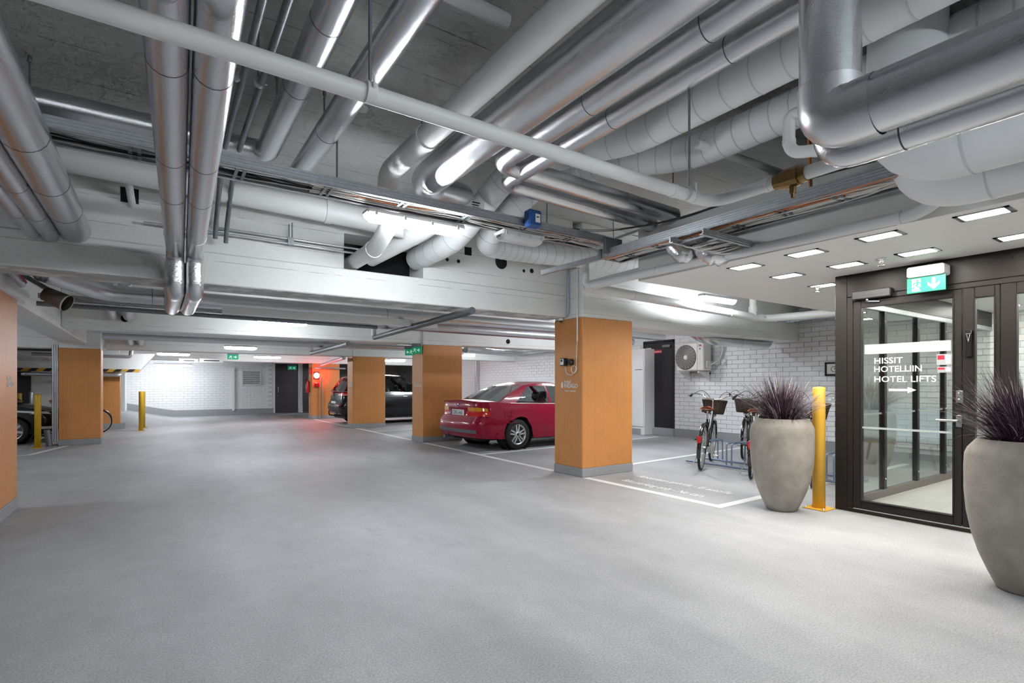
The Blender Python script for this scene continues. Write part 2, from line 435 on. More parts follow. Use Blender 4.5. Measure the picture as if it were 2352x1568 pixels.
# nearest beam has a rectangular opening for the pipes and a few drilled holes
b1 = thing('concrete_beam', (0, 6.0, 2.32), 'deep white concrete beam crossing the whole picture, nearest one', 'beam', 'white concrete beams')
hx0, hx1, hz0, hz1 = FY(790, 607, 6.0).x, FY(972, 628, 6.0).x, 2.64, 3.04
Y0, Y1, Z0 = 6.0, 6.46, 2.32
q = MB()
q.cbox((-14, Y0, Z0), (5.03, Y1, hz0), .012); q.box((-14, Y0, hz0), (hx0, Y1, CEIL)); q.box((hx1, Y0, hz0), (5.03, Y1, CEIL)); q.box((hx0, Y0, hz1), (hx1, Y1, CEIL))
o = q.build('beam_body', 'wall_paint', b1)
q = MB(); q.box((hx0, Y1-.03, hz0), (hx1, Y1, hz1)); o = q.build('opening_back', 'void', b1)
def hole(px, py, rpx, label=None, sq=False):
    p = FY(px, py, 6.0); d = p.x*SN+p.y*CS; r = rpx*d/F
    q = MB()
    if sq: q.box((p.x-r, 5.996, p.z-r), (p.x+r, 6.03, p.z+r))
    else:
        q.lathe([(r*1.06, -.003), (r, -.003), (r, -.0032)], (p.x, 6.0, p.z), 24, 'y'); q.add([(p.x+r*math.cos(t), 5.9965, p.z+r*math.sin(t)) for t in [i*2*math.pi/24 for i in range(24)]], [tuple(range(24))])
    o = q.build('drilled_hole', 'void', b1)
for a in ((1151, 602, 15), (1027, 596, 4), (1053, 600, 4), (1203, 622, 3.5), (1221, 622, 5), (1322, 621, 5)): hole(*a)
hole(1075, 577, 9, sq=True); hole(298, 449, 17, sq=True)
beam('white beam between the nearest orange column and the brick wall', 6.05, 5.72, 11.04, 6.25, 2.22)
beam('white concrete beam above the tail of the red coupe', -1.3, 11.2, 11.04, 11.7, 2.27)
beam('white concrete beam above the black sport utility car', -1.05, 16.1, 11.04, 16.6, 2.20)
beam('last white concrete beam before the far brick wall', -1.05, 21.3, 11.04, 21.8, 2.17)
q = MB(); q.cbox((-1.75, 6.5, 2.24), (-1.3, 15.0, CEIL), .012); q.build('concrete_beam', 'wall_paint', None, 'white beam running lengthwise between the two left columns', 'beam', 'white concrete beams')
beam('pale beam over the left bay behind the black hatchback', -14, 15.05, -1.78, 15.5, 2.12)
beam('lengthwise white beam above the ramp on the left', -1.5, 15.6, -1.05, 25.9, 2.45)
# ledge under the ceiling right of the opening
q = MB(); q.box((3.2, 5.72, 3.42), (4.9, 6.0, CEIL)); q.build('trim_2', 'wall_paint', kind='structure')

# ------------------------------------------------------------------ pipes, ducts, trays and lamps under the ceiling
def ring_on(path, s, r, w, seg=18):
    """a short band around a path at the fraction s of its length"""
    L = [0]
    for a, b in zip(path, path[1:]): L.append(L[-1]+(b-a).length)
    t = s*L[-1]
    for i in range(len(path)-1):
        if L[i+1] >= t or i == len(path)-2:
            k = (t-L[i])/max(1e-6, L[i+1]-L[i]); p = path[i].lerp(path[i+1], k); d = (path[i+1]-path[i]).normalized(); break
    q = MB(); q.tube([p-d*w/2, p+d*w/2], r, seg); return q
def pipe(name, label, pts, r, m, cat='pipe', group=None, bend=None, seams=(), seam_m='seam', bands=(), band_m=None, seg=18, band_w=.05, seam_k=1.008):
    path = fillet(pts, bend if bend is not None else r*2.2)
    o = thing(name, path[0], label, cat, group)
    q = MB(); q.tube(path, r, seg); q.build('pipe_run', m, o)
    for s in seams: ring_on(path, s, r*seam_k, .006, seg).build('seam', seam_m, o)
    for s in bands: ring_on(path, s, r*1.09, band_w, seg).build('sleeve', band_m or m, o)
    return o, path
def hanger(top, bot, label, r=.006):
    q = MB(); q.tube([top, bot], r, 6); q.lathe([(r, 0), (r*2.4, .002), (r*2.4, .02), (r*1.6, .045), (r, .05)], (top[0], top[1], top[2]-.05), 8)
    return q.build('hanger_rod', 'galv_dark', None, label, 'rod', 'hanger rods')
V = Vector
INS = 'foil clad insulated pipes'
# pair of foil pipes on the left that dip under the beam
for i, (x, xa, lab) in enumerate(((.137, -.06, 'left one of the foil pipe pair dipping under the beam'), (.290, .09, 'right one of the foil pipe pair dipping under the beam'))):
    o, p = pipe('insulated_pipe', lab, [(xa-.11, -4, 2.57), (x, 5.74, 2.55), (x, 5.74, 2.19), (x, 7.2, 2.19), (x, 7.9, 2.6)], .073, 'foil', 'pipe', INS, .13, (.52, .60, .655))
    ring_on(p, .742, .076, .05).build('tape_band', 'foil_shiny', o)
    q = MB(); q.tube(fillet([(x, 5.74, 2.45), (x, 5.74, 2.19), (x, 5.95, 2.19)], .1), .0765, 18, False); q.build('elbow_cover', 'foil_shiny', o)
# three pipes into the beam at far left
for (px, py, wpx, lab) in ((172, 528, 60, 'thick foil pipe entering the beam at upper left'), (116, 537, 36, 'middle foil pipe entering the beam at upper left'), (76, 533, 32, 'thin leftmost foil pipe entering the beam')):
    e = FY(px, py, 6.0); d = e.x*SN+e.y*CS; r = wpx*d/F/2
    pipe('insulated_pipe', lab, [(e.x, -4, e.z), (e.x, 6.02, e.z)], r, 'foil', 'pipe', INS, seams=(.78, .86, .93))
# foil pipes between the white pipes
e = FZ(612, 352, 3.3); a = FZ(760, 0, 3.3)
pipe('insulated_pipe', 'foil pipe left of centre bending behind the cable tray', [(a.x, -3, 3.3), (e.x, 4.9, 3.3), (-3.0, 4.9, 3.3)], .092, 'foil', 'pipe', INS, .16, (.51, .575), )
e2 = FZ(700, 388, 3.2)
o, p = pipe('insulated_pipe', 'foil pipe right of centre with a capped upper end', [(e2.x, .62, 3.2), (e2.x, 5.2, 3.24), (e2.x-.7, 5.25, 3.26)], .088, 'foil', 'pipe', INS, .16, (.30, .50, .66))
q = MB(); q.lathe([(.09, 0), (.088, -.03), (.06, -.075), (.0, -.09)], (e2.x, .62, 3.2), 18, 'y'); q.build('end_cap', 'foil_shiny', o)
# big foil pipe and its two companions
c = FZ(1200, 247, 3.1)
end = FY(1060, 455, 4.75); P2 = FY(985, 520, 5.2); P3 = FY(850, 590, 6.1)
pipe('insulated_pipe', 'white lagged pipe entering the beam opening behind the lamp', [end+V((0, .02, .06)), P2, P3], .115, 'pvc', 'pipe', 'white lagged pipes', .2)
o, p = pipe('insulated_pipe', 'very thick foil pipe catching the lamp light, dropping behind the tray', [(c.x, -5, 3.1), (c.x, 4.34, 3.1), end], .140, 'foil', 'pipe', INS, .26, (.60,))
for (px, py, wd, yend, zz, lab, lab2) in ((1360, 233, .162, 3.55, 3.1, 'left of two thin foil pipes turning right under the ceiling', 0), (1360, 300, .143, 3.83, 3.08, 'right of two thin foil pipes turning right under the ceiling', 0)):
    c = FZ(px, py, zz)
    o, p = pipe('insulated_pipe', lab, [(c.x, -5, zz), (c.x, yend, zz), (4.44, yend+.03, zz-.03)], wd/2, 'foil', 'pipe', INS, .15, (.62, .70), bands=())
    ring_on(p, .57, wd/2+.004, .07).build('tape_band', 'foil_shiny', o)
    ring_on(p, .93, wd/2+.002, .02).build('tape_band', 'foil_shiny', o)
# riser with elbow, upper right
o, p = pipe('insulated_pipe', 'thick foil riser bending forward at upper right', [(2.33, 1.08, 3.65), (2.33, 1.08, 2.42), (2.34, -5, 2.42)], .114, 'foil', 'pipe', INS, .13, (.05,), seg=28)
q = MB(); q.tube(fillet([(2.33, 1.08, 2.57), (2.33, 1.08, 2.42), (2.335, .90, 2.42)], .13, 8), .119, 28, False); q.build('elbow_cover', 'foil_smooth', o)
pipe('insulated_pipe', 'lower foil pipe beneath the thick riser at upper right', [(2.585, 1.24, 3.6), (2.585, 1.19, 2.375), (2.59, -5, 2.375)], .074, 'foil', 'pipe', INS, .11, (.2,), seg=24)
q = MB(); q.box((3.15, -3, 3.25), (4.3, .62, 3.6)); q.box((3.15, .60, 3.23), (4.3, .64, 3.62))
q.build('sheet_duct', 'duct_white', None, 'grey rectangular sheet duct end above the riser', 'duct')
# fat white ducts
def spiral(name, label, pts, r, m='duct_white', bend=None, pitch=.16, seg=30, grp='round white ducts', upto=None):
    path = fillet(pts, bend or r*1.8, 8); o = thing(name, path[0], label, 'duct', grp)
    q = MB(); q.tube(path, r, seg); q.build('duct_run', m, o)
    L = sum((b-a).length for a, b in zip(path, path[1:])); k = int(L/pitch); me = None
    for i in range(1, k):
        ring_on(path, i/k, r*1.016, .010, seg).build('duct_seam', 'duct_joint' if m == 'duct_white' else m, o)
    return o
spiral('spiral_duct', 'fat white elbow duct at the right edge, upper one', [(3.76, 1.30, 3.6), (3.76, 1.32, 2.70), (3.76, -4, 2.70)], .20, bend=.30, pitch=.55)
spiral('spiral_duct', 'fat white elbow duct at the right edge, lower one', [(4.17, 1.36, 3.6), (4.17, 1.38, 2.61), (4.17, -4, 2.61)], .165, bend=.28, pitch=.6)
o = D.objects[[k for k in ORG if k.startswith('spiral_duct')][0]]
q = MB(); q.cbox((3.62, .62, 2.48), (3.86, .66, 2.51), .008); q.tube([(3.74, .64, 2.50), (3.74, .64, 2.62)], .012, 8); q.build('damper_lever', 'white_plastic', o)
f1 = FZ(1700, 190, 3.36); f2 = FZ(1700, 305, 3.36)
spiral('spiral_duct', 'white spiral duct under the ceiling, upper one of two at right', [(f1.x, -4, 3.36), (f1.x, 3.05, 3.36), FZ(1330, 340, 3.40), FY(1170, 395, 4.55), FY(1110, 470, 4.85), FY(1045, 552, 5.25), FY(955, 596, 6.15)], .135, bend=.34, pitch=.21)
spiral('spiral_duct', 'white spiral duct under the ceiling, lower one of two at right', [(f2.x, -4, 3.36), (f2.x, 3.0, 3.36), FZ(1400, 372, 3.42), FY(1250, 410, 4.85), FY(1175, 480, 5.0), FY(1105, 560, 5.35), FY(1200, 578, 5.68), FY(1475, 606, 5.66)], .14, bend=.3, pitch=.15)
# white plastic pipes
PV = 'white plastic pipes'
c = FZ(1100, 205, 3.15)
o, p = pipe('drain_pipe', 'thick white plastic pipe rising from the beam to the ceiling centre', [(c.x, -4, 3.15), (c.x, 4.42, 3.15), (c.x+.18, 4.75, 2.86), (hx0+.16, 5.4, 2.76), (hx0+.13, 6.2, 2.74)], .086, 'pvc', 'pipe', PV, .2, bands=(.505, .735, .845, .93), band_w=.06)
o, p = pipe('drain_pipe', 'white plastic pipe along the beam behind the cable tray', [(-3.5, 5.55, 3.24), (1.75, 5.55, 3.10), (2.2, 5.3, 3.0)], .115, 'pvc', 'pipe', PV, .2, bands=(.415, .86), band_w=.07, seg=22)
AZ, AY, AX = 2.42, 1.94, 2.78
pm = [(-2.6, AY, AZ), (AX, AY+.02, AZ), (AX+.02, .75, AZ)]
o, p = pipe('sprinkler_main', 'thin white sprinkler main crossing in front of all foil pipes', pm, .0345, 'pvc', 'pipe', PV, .12, seg=20)
Lm = sum((q2-q1).length for q1, q2 in zip(p, p[1:]))
for px_ in (1552, 1600): ring_on(p, (FY(px_, 450, AY).x+2.6)/Lm, .038, .03, 20).build('sleeve', 'pvc', o)
ring_on(p, .868, .038, .022, 20).build('sleeve', 'pvc', o)
v0 = FX(1785, 410, AX)
o = thing('brass_valve', (AX, v0.y-.08, AZ), 'brass valve in the white sprinkler pipe', 'valve')
y = v0.y; z = AZ; k_ = .72
vb = MB(); vb.tube([(AX+.01, y-a*k_, z) for a in (-.02, .03, .031, .06, .061, .16, .161, .21)], [r_*k_ for r_ in (.058, .058, .066, .066, .074, .074, .060, .060)], 12, True, False); vb.build('valve_body', 'brass', o)
vb = MB(); vb.tube([(AX+.01, y-.08, z-.05), (AX+.01, y-.08, z-.085)], .018, 8); vb.tube([(AX+.01, y-.08, z-.085), (AX+.01, y-.08, z-.11)], .011, 8); vb.build('valve_stem', 'brass', o)
lp = [FX(2010, 318, 3.62), FX(1878, 345, 3.62), FX(1812, 352, 3.62), FX(1812, 262, 3.62), FX(1858, 256, 3.62), FX(2000, 345, 3.75)]
pipe('drain_pipe', 'white pipe with a tight double bend beside the brass valve', lp, .040, 'pvc', 'pipe', PV, .09, bands=(.18, .25, .43), band_w=.03)
pipe('drain_pipe', 'thin white pipe above the valve along the ceiling', [FZ(1600, 330, 3.3), FZ(1800, 400, 3.3)], .035, 'pvc', 'pipe', PV)
pipe('drain_pipe', 'slim white pipe running against the ceiling at top centre', [FZ(1020, -20, 3.55), FZ(1165, 50, 3.55)], .045, 'pvc', 'pipe', PV)
k0 = FX(1345, 657, 4.36)
o, p = pipe('drain_pipe', 'white drain pipe along the lower edge of the soffit', [(4.36, k0.y, 2.86), (4.36, k0.y, 2.53), (4.35, 1.42, 2.50), (4.34, 1.2, 2.66)], .043, 'pvc_grey', 'pipe', PV, .1, bands=(.10, .35, .60, .9), band_w=.03)
kk = FY(1385, 672, 5.15)
o, p = pipe('drain_pipe', 'white pipe in front of the short beam at the bicycle bay', [(4.62, 4.0, 2.62), (4.62, 5.15, 2.60), (8.55, 5.15, 2.48), (8.75, 5.0, 2.47), (8.9, 3.6, 2.46)], .062, 'pvc', 'pipe', PV, .14, bands=(.30, .52, .64, .80), band_w=.035)
q = MB(); q.tube([(8.45, 5.15, 2.47), (8.45, 5.15, 3.3)], .06, 16); q.tube([(8.45, 5.15, 2.56), (8.45, 5.15, 2.66)], .075, 16)
q.build('drain_pipe', 'pvc', None, 'white vertical pipe joining above the bicycle bay', 'pipe', PV)
# foil pipe pair by the air conditioner
pipe('insulated_pipe', 'foil pipe stepping up the brick wall, front one', [(8.6, 6.55, 2.45), (8.62, 6.12, 2.16), (10.45, 6.05, 2.14), (10.50, 6.02, 2.62), (10.72, 5.5, 2.70), (10.75, 2.0, 2.70)], .095, 'foil', 'pipe', INS, .16, (.2, .45), seg=18)
pipe('insulated_pipe', 'foil pipe stepping up the brick wall, rear one', [(8.7, 6.75, 2.45), (8.72, 6.32, 2.19), (10.72, 6.2, 2.17), (10.78, 6.15, 2.64), (10.9, 5.4, 2.72), (10.9, 2.0, 2.72)], .085, 'foil', 'pipe', INS, .16, seg=18)
# conduits, left of centre
CD = 'galvanised conduits'
for (a, b_, lab) in (((572, 0), (520, 330), 'left galvanised conduit tube with a clamp under the ceiling'), ((645, 0), (548, 350), 'right galvanised conduit tube with a clamp under the ceiling')):
    A = FZ(*a, 3.25); B = FZ(*b_, 3.25); dn = B + V((0, .25, 0))
    o, p = pipe('conduit_tube', lab, [(A.x, -3, 3.25), (B.x, B.y+.3, 3.25), (B.x, B.y+.9, 2.85), (B.x, B.y+.98, 2.72)], .021, 'galv_dark', 'conduit', CD, .1, seg=10)
    cp = FZ(540 if a[0] < 600 else 594, 175 if a[0] < 600 else 190, 3.25)
    q = MB(); q.tube([cp-V((0, .012, 0)), cp+V((0, .012, 0))], .032, 12); q.tube([cp+V((.02, 0, 0)), cp+V((.05, 0, 0))], .006, 6); q.build('clamp', 'galv', o)
    hanger((cp.x, cp.y, CEIL), (cp.x, cp.y, 3.27), 'hanger rod of the %s conduit tube' % ('left' if a[0] < 600 else 'right'))
for i, (yy, zz, lab) in enumerate(((5.93, 2.87, 'upper thin conduit along the near beam face'), (5.93, 2.82, 'lower thin conduit along the near beam face'))):
    a = FY(500, 492, yy); b_ = FY(832, 545, yy)
    pts = [(a.x-.35+.3*i, yy, zz+.28) if i == 0 else (a.x-.6, yy, zz), (a.x, yy, zz), (b_.x-.1*i, yy, zz-.01)] if i else [(a.x, yy, zz+.26), (a.x, yy, zz), (b_.x, yy, zz-.01)]
    pipe('conduit_tube', lab, pts, .012, 'galv', 'conduit', CD, .03, seg=8)
q = MB(); p0 = FY(664, 515, 5.93)
q.tube([(p0.x, 5.93, 2.81), (p0.x, 5.93, 3.02)], .006, 6); q.tube([(p0.x+.03, 5.93, 2.81), (p0.x+.03, 5.93, 3.04)], .006, 6); q.box((p0.x-.015, 5.91, 2.80), (p0.x+.045, 5.95, 2.88))
q.build('conduit_clamp', 'galv_dark', None, 'double clamp holding the thin conduits on the beam', 'clamp')
q = MB(); p0 = FY(300, 430, 5.9); q.tube([(p0.x-.02, 5.6, 3.18), (p0.x+.01, 6.0, 2.98)], .03, 12); q.build('drain_pipe', 'pvc', None, 'short white pipe stub entering the square hole', 'pipe', PV)

# ---- cable trays
def tray(name, label, p0, p1, width, rail_h=.07, rungs=.3, ribs=3, pair=True, side=None):
    p0, p1 = V(p0), V(p1); d = (p1-p0); L = d.length; d.normalize(); n = V((-d.y, d.x, 0)).normalized() if side is None else V(side)
    o = thing(name, p0, label, 'cable tray', 'galvanised cable trays')
    m = Matrix((d, n, V((0, 0, 1)))).transposed()
    for s in (0, 1):
        q = MB(); c0 = p0 + d*L/2 + n*width*s
        q.obox(c0+V((0, 0, rail_h/2)), (L, .006, rail_h), m)
        q.obox(c0+n*(.012 if s == 0 else -.012), (L, .03, .006), m)
        for k in range(ribs): q.obox(c0+V((0, 0, rail_h*(k+.7)/(ribs+.4)))+n*(-.006 if s == 0 else .006), (L, .010, .008), m)
        q.build('side_rail', 'galv', o)
    t = rungs*.6
    while t < L:
        for dd in ((0, .05) if pair else (0,)):
            q = MB(); q.obox(p0+d*(t+dd)+n*width/2+V((0, 0, .008)), (.022, width-.02, .012), m); q.build('rung', 'galv_dark', o)
        t += rungs
    return o, d, n
def cables(label, p0, p1, width, n_, nrm, z, seed, mats=('cable_white',), amp=.02, r=.007):
    rr = random.Random(seed); p0, p1 = V(p0), V(p1); d = (p1-p0).normalized(); L = (p1-p0).length; nrm = V(nrm)
    o = thing('cable_bundle', p0, label, 'cables', 'cable bundles')
    for k in range(n_):
        a = rr.uniform(.12, .88)*width; ph = rr.uniform(0, 6); zz = rr.uniform(.006, .05); pts = []
        m_ = max(6, int(L/.22))
        for i in range(m_+1):
            t = i/m_; pts.append(p0+d*L*t+nrm*(a+amp*math.sin(ph+t*L*rr.uniform(1.5, 3)))+V((0, 0, zz+.008*math.sin(ph*2+t*L*5))))
        q = MB(); q.tube(pts, rr.uniform(.6, 1.2)*r, 5, False); q.build('cable', mats[k % len(mats)], o)
    return o
TZ = 2.85; TY0, TY1 = 4.13, 4.42
tray('cable_tray', 'long cable tray crossing the picture below the ceiling pipes', (-3.0, TY0, TZ), (4.0, TY0, TZ), TY1-TY0, .075, .62, 3)
cables('grey and white cables lying in the long cable tray', (-3.0, TY0, TZ), (1.0, TY0, TZ), .29, 12, (0, 1, 0), TZ, 3, ('cable_grey', 'rubber', 'cable_grey', 'cable_white', 'rubber', 'cable_grey', 'cable_orange', 'rubber'))
cables('loose white and orange cables at the tray behind the lamp', (1.0, TY0, TZ), (4.05, TY0, TZ), .29, 14, (0, 1, 0), TZ, 4, ('cable_white', 'cable_grey', 'cable_white', 'rubber', 'cable_white', 'cable_orange', 'cable_white'), .035)
T2X0, T2X1, T2Z = 4.02, 4.35, 2.70
tray('cable_tray', 'cable tray running towards the viewer beside the soffit', (T2X0, 4.25, T2Z), (T2X0, 1.45, T2Z), T2X1-T2X0, .09, .42, 4, True, (1, 0, 0))
cables('thick bundle of white cables in the tray beside the soffit', (T2X0, 4.2, T2Z), (T2X0, 1.3, T2Z), .31, 26, (1, 0, 0), T2Z, 5, ('cable_white', 'cable_white', 'cable_white', 'cable_white', 'cable_white', 'cable_white', 'cable_orange', 'cable_white'), .03, .009)
tray('cable_tray', 'short low cable tray ending at the soffit face', (3.62, 2.64, 2.53), (4.40, 2.64, 2.53), .32, .05, .16, 3, False, (0, 1, 0))
rr = random.Random(9); o = thing('cable_bundle', (3.9, 2.9, 2.53), 'tangle of white cables sagging from the short tray', 'cables', 'cable bundles')
for k in range(12):
    x = 3.78+.05*k; q = MB()
    q.tube(fillet([(4.1+rr.uniform(-.05, .15), 3.3, 2.73), (x, 3.05, 2.60), (x+rr.uniform(0, .1), 2.9, 2.50+rr.uniform(-.02, .03)), (x+.2, 2.75, 2.56), (4.41, 2.72+rr.uniform(-.05, .2), 2.6)], .1, 4), .008, 5, False)
    q.build('cable', 'cable_white', o)
o = thing('cable_bundle', (4.0, 4.0, 2.8), 'black cables curving over the tray corner', 'cables', 'cable bundles')
for k in range(4):
    q = MB(); q.tube(fillet([(3.3+.05*k, 4.2, 2.93), (3.85, 4.1-.02*k, 2.93), (4.02+.01*k, 3.3, 2.86), (4.02, 2.5, 2.88), (4.0+.03*k, 1.6, 2.86)], .4, 6), .009, 6, False); q.build('cable', 'cable_grey' if k % 2 else 'rubber', o)
q = MB(); q.box((3.96, 4.08, 2.73), (4.20, 4.12, 2.90)); q.box((4.0, 4.2, 2.70), (4.36, 4.24, 2.80)); q.build('tray_joint', 'galv_dark', None, 'dark bracket where the two long trays meet', 'bracket')
# strut channels
def channel(label, a, b_, wdt=.045):
    a, b_ = V(a), V(b_); d = (b_-a); L = d.length; d.normalize(); s = d.cross(V((0, 0, 1))).normalized(); u = s.cross(d)
    m = Matrix((d, s, u)).transposed(); c = (a+b_)/2; q = MB()
    q.obox(c-u*wdt/2, (L, wdt, .004), m); q.obox(c+s*wdt/2, (L, .004, wdt), m); q.obox(c-s*wdt/2, (L, .004, wdt), m)
    q.obox(c+s*wdt*.35+u*wdt/2, (L, wdt*.3, .004), m); q.obox(c-s*wdt*.35+u*wdt/2, (L, wdt*.3, .004), m)
    return q.build('strut_channel', 'galv', None, label, 'channel', 'strut channels')
channel('grey strut channel hanging askew below the tray end', FY(1243, 627, 5.0), FX(1390, 588, 4.32), .05)
channel('horizontal strut channel along the beam under the ribbed duct', FY(1235, 600, 5.9), FY(1470, 635, 5.9), .045)
channel('thin strut channel beneath the ceiling near the blue box', FZ(1415, 548, 3.3), FZ(1510, 514, 3.3), .03)
# hanger rods seen against the ceiling
for i, (px, py, py2, lab) in enumerate(((592, 22, 80, 'hanger rod at top left between the conduits'), (636, 170, 215, 'hanger rod left of the first foil pipe'), (745, 208, 265, 'hanger rod between the two foil pipes'),
        (969, 252, 290, 'hanger rod by the thick white pipe sleeve'), (68, 130, 205, 'hanger rod at the far left above the foil pipe'), (1546, 380, 422, 'hanger rod above the bend of the sprinkler main'), (1409, 487, 560, 'hanger rod at the right part of the long tray'))):
    p_ = FZ(px, py, CEIL-.01); u_ = (HY-py2)/(HY-py); zb = H+(CEIL-H)*u_
    hanger((p_.x, p_.y, CEIL), (p_.x, p_.y, max(2.95, zb-.15)), lab)
for (px, Y_, z0, lab) in ((850, AY, AZ+.03, 'long rod holding the sprinkler main at upper left'), (1583, AY+.01, AZ+.03, 'long rod holding the sprinkler main near its bend'), (774, 4.15, 2.9, 'rod with brown cable dropping to the long tray'), (1256, 4.2, 2.9, 'thin rod dropping to the tray beside the blue box')):
    p_ = FY(px, 300, Y_); hanger((p_.x, Y_, CEIL), (p_.x, Y_, z0), lab, .007)
q = MB()
for k in range(3): q.tube([(4.06+.02*k, 2.05+.01*k, 3.62), (4.08+.01*k, 2.04, 3.1), (4.12+.012*k, 2.05, 2.78)], .008, 6)
q.build('cable_drop', 'cable_orange', None, 'brown cables dropping to the tray beside the valve', 'cables')
for px, lab in ((850, 'pipe clip on the sprinkler main under the long rod'), (1583, 'pipe clip on the sprinkler main near its bend')):
    p_ = FY(px, 190, AY); q = MB(); q.tube([(p_.x-.018, AY, AZ), (p_.x+.018, AY, AZ)], .040, 18); q.tube([(p_.x, AY-.045, AZ), (p_.x, AY-.045, AZ+.05)], .006, 6); q.build('pipe_clip', 'white_plastic', None, lab, 'clamp')

# ---- lamps
def lamp(label, c, L, lit=True, wd=.13, big=False, group='tube lamps', rotz=0):
    o = empty('tube_lamp', c, rotz, label, 'lamp', group)
    q = MB(); q.cbox((-L/2, -wd/2, 0), (L/2, wd/2, .045), .012); q.build('housing', 'lamp_body', o)
    q = MB(); n = 6; vs = []; fs = []
    xs_ = [-L/2+.004, -L/2+.05, L/2-.05, L/2-.004]; kk_ = [.55, 1, 1, .55]
    for x, k in zip(xs_, kk_):
        for i in range(n+1):
            a = math.pi*i/n; vs.append((x, -wd*.47*k*math.cos(a), -.055*k*math.sin(a)**.6 if 0 < i < n else 0))
    for j in range(3):
        for i in range(n): fs.append((j*(n+1)+i, j*(n+1)+i+1, (j+1)*(n+1)+i+1, (j+1)*(n+1)+i))
    fs += [tuple(range(n+1)), tuple(range(3*(n+1), 4*(n+1)))[::-1]]
    q.add(vs, fs, True); q.build('diffuser', 'tube_light' if lit else 'dead_diffuser', o)
    if big:
        for x in (-.42, -.14, .14, .42):
            q = MB(); q.box((x*L-.012, -wd/2-.006, -.012), (x*L+.012, -wd/2+.004, .03)); q.build('clip', 'lamp_body', o)
    return o
a, b_ = FY(838, 487, 4.40), FY(1060, 528, 4.40)
lamp('brightly lit tube lamp hanging under the long cable tray', ((a.x+b_.x)/2, 4.40, 2.77), b_.x-a.x, True, .15, True)
a, b_ = FY(1145, 540, 4.36), FY(1240, 552, 4.36)
lamp('unlit white lamp under the tray beside the blue box', ((a.x+b_.x)/2, 4.36, 2.80), b_.x-a.x, False, .19, True)
LAMPS = (((592, 738), (705, 742), 10.0, 'lit tube lamp under the flat white panel'), ((515, 796), (590, 799), 14.0, 'lit tube lamp before the third beam, left of centre'),
         ((360, 811), (436, 813), 18.2, 'lit tube lamp above the ramp at left'), ((583, 818), (645, 820), 19.5, 'small lit tube lamp above the louvre'),
         ((880, 826), (930, 828), 19.0, 'small lit tube lamp above the black sport utility car'), ((1063, 814), (1090, 816), 14.5, 'lit tube lamp behind the second orange column'),
         ((1610, 684), (1687, 689), 4.95, 'lit tube lamp over the bicycle bay'), ((352, 836), (440, 839), 24.3, 'lit lamp washing the far brick wall'))
for a, b_, Y_, lab in LAMPS:
    a, b_ = FY(*a, Y_), FY(*b_, Y_); c = (a+b_)/2; lamp(lab, (c.x, Y_, c.z), abs(b_.x-a.x), True, .12)
# lamps of the same kind over the parking bays, mostly hidden by beams and cars, plus added fill lamps
for x, y, z, lab in ((8.6, 9.0, 2.75, 'lit tube lamp over the bay of the red coupe'), (8.6, 13.8, 2.75, 'lit tube lamp over the bay behind the red coupe'), (8.4, 18.4, 2.7, 'lit tube lamp over the bay of the sport utility car'),
                 (7.6, 7.5, 2.75, 'added tube lamp hidden between bicycle bay and red coupe'), (-6.0, 12.0, 2.9, 'lit tube lamp over the left bay'), (2.6, -1.5, 2.8, 'unseen lit tube lamp added behind the viewpoint'), (1.1, -1.7, 2.75, 'unseen lit tube lamp added close behind the viewpoint'), (-1.6, -1.8, 2.85, 'unseen lit tube lamp added behind the viewpoint at left'), (-4.5, 8.5, 2.9, 'lit tube lamp of the left lane')):  # unseen lamps by viewpoint and bicycle bay are added to brighten beam and wall
    lamp(lab, (x, y, z), .95, True, .13)
# downlights in the soffit
for i, (px, py, lab) in enumerate(((2260, 491, 'nearest recessed downlight in the row along the soffit edge'), (2022, 542, 'second recessed downlight along the soffit edge'), (1851, 581, 'third recessed downlight along the soffit edge'), (1712, 612, 'farthest recessed downlight along the soffit edge'),
        (2345, 541, 'recessed downlight cut by the right picture edge'), (2107, 579, 'recessed downlight above the exit sign'), (1945, 608, 'recessed downlight between the sprinklers'), (1808, 633, 'recessed downlight at the rear of the inner row'), (1893, 655, 'recessed downlight half hidden by the lobby frame'))):
    p_ = FZ(px, py, SZ); o = empty('recessed_downlight', (p_.x, p_.y, SZ), 0, lab, 'downlight', 'recessed downlights')
    q = MB(); a, b_ = .095, .145
    for s in (-1, 1): q.box((-a, s*b_, -.006), (a, s*(b_-.028), .002)); q.box((s*a, -b_, -.006), (s*(a-.022), b_, .002))
    q.build('trim_ring', 'steel', o)
    q = MB(); q.box((-a+.022, -b_+.028, -.0035), (a-.022, b_-.028, -.001)); q.build('light_panel', 'down_light', o)
for x, y, lab in ((5.2, -.1, 'recessed downlight just right of the picture, outer row'), (5.2, -1.6, 'recessed downlight behind the viewpoint, outer row'), (5.75, -.9, 'recessed downlight right of the picture, inner row'),
        (8.0, .4, 'lobby downlight behind the sidelight'), (8.0, 1.9, 'lobby downlight behind the glass door'), (10.2, 2.3, 'downlight added in the lobby above the bench, near the partition'), (10.2, 1.2, 'downlight added in the lobby above the bench'), (10.2, .1, 'downlight added in the lobby right of the bench'), (9.2, 1.5, 'lobby downlight in the middle of the lobby'), (9.2, .2, 'lobby downlight deep in the lobby'), (8.0, -1.4, 'lobby downlight deep to the right')):  # the row over the bench is unseen, added to brighten the lobby bricks
    o = empty('recessed_downlight', (x, y, SZ), 0, lab, 'downlight', 'recessed downlights')
    q = MB(); q.box((-.095, -.145, -.006), (.095, .145, -.0045)); q.build('trim_ring', 'steel', o)
    q = MB(); q.box((-.07, -.115, -.009), (.07, .115, -.0062)); q.build('light_panel', 'down_light', o)
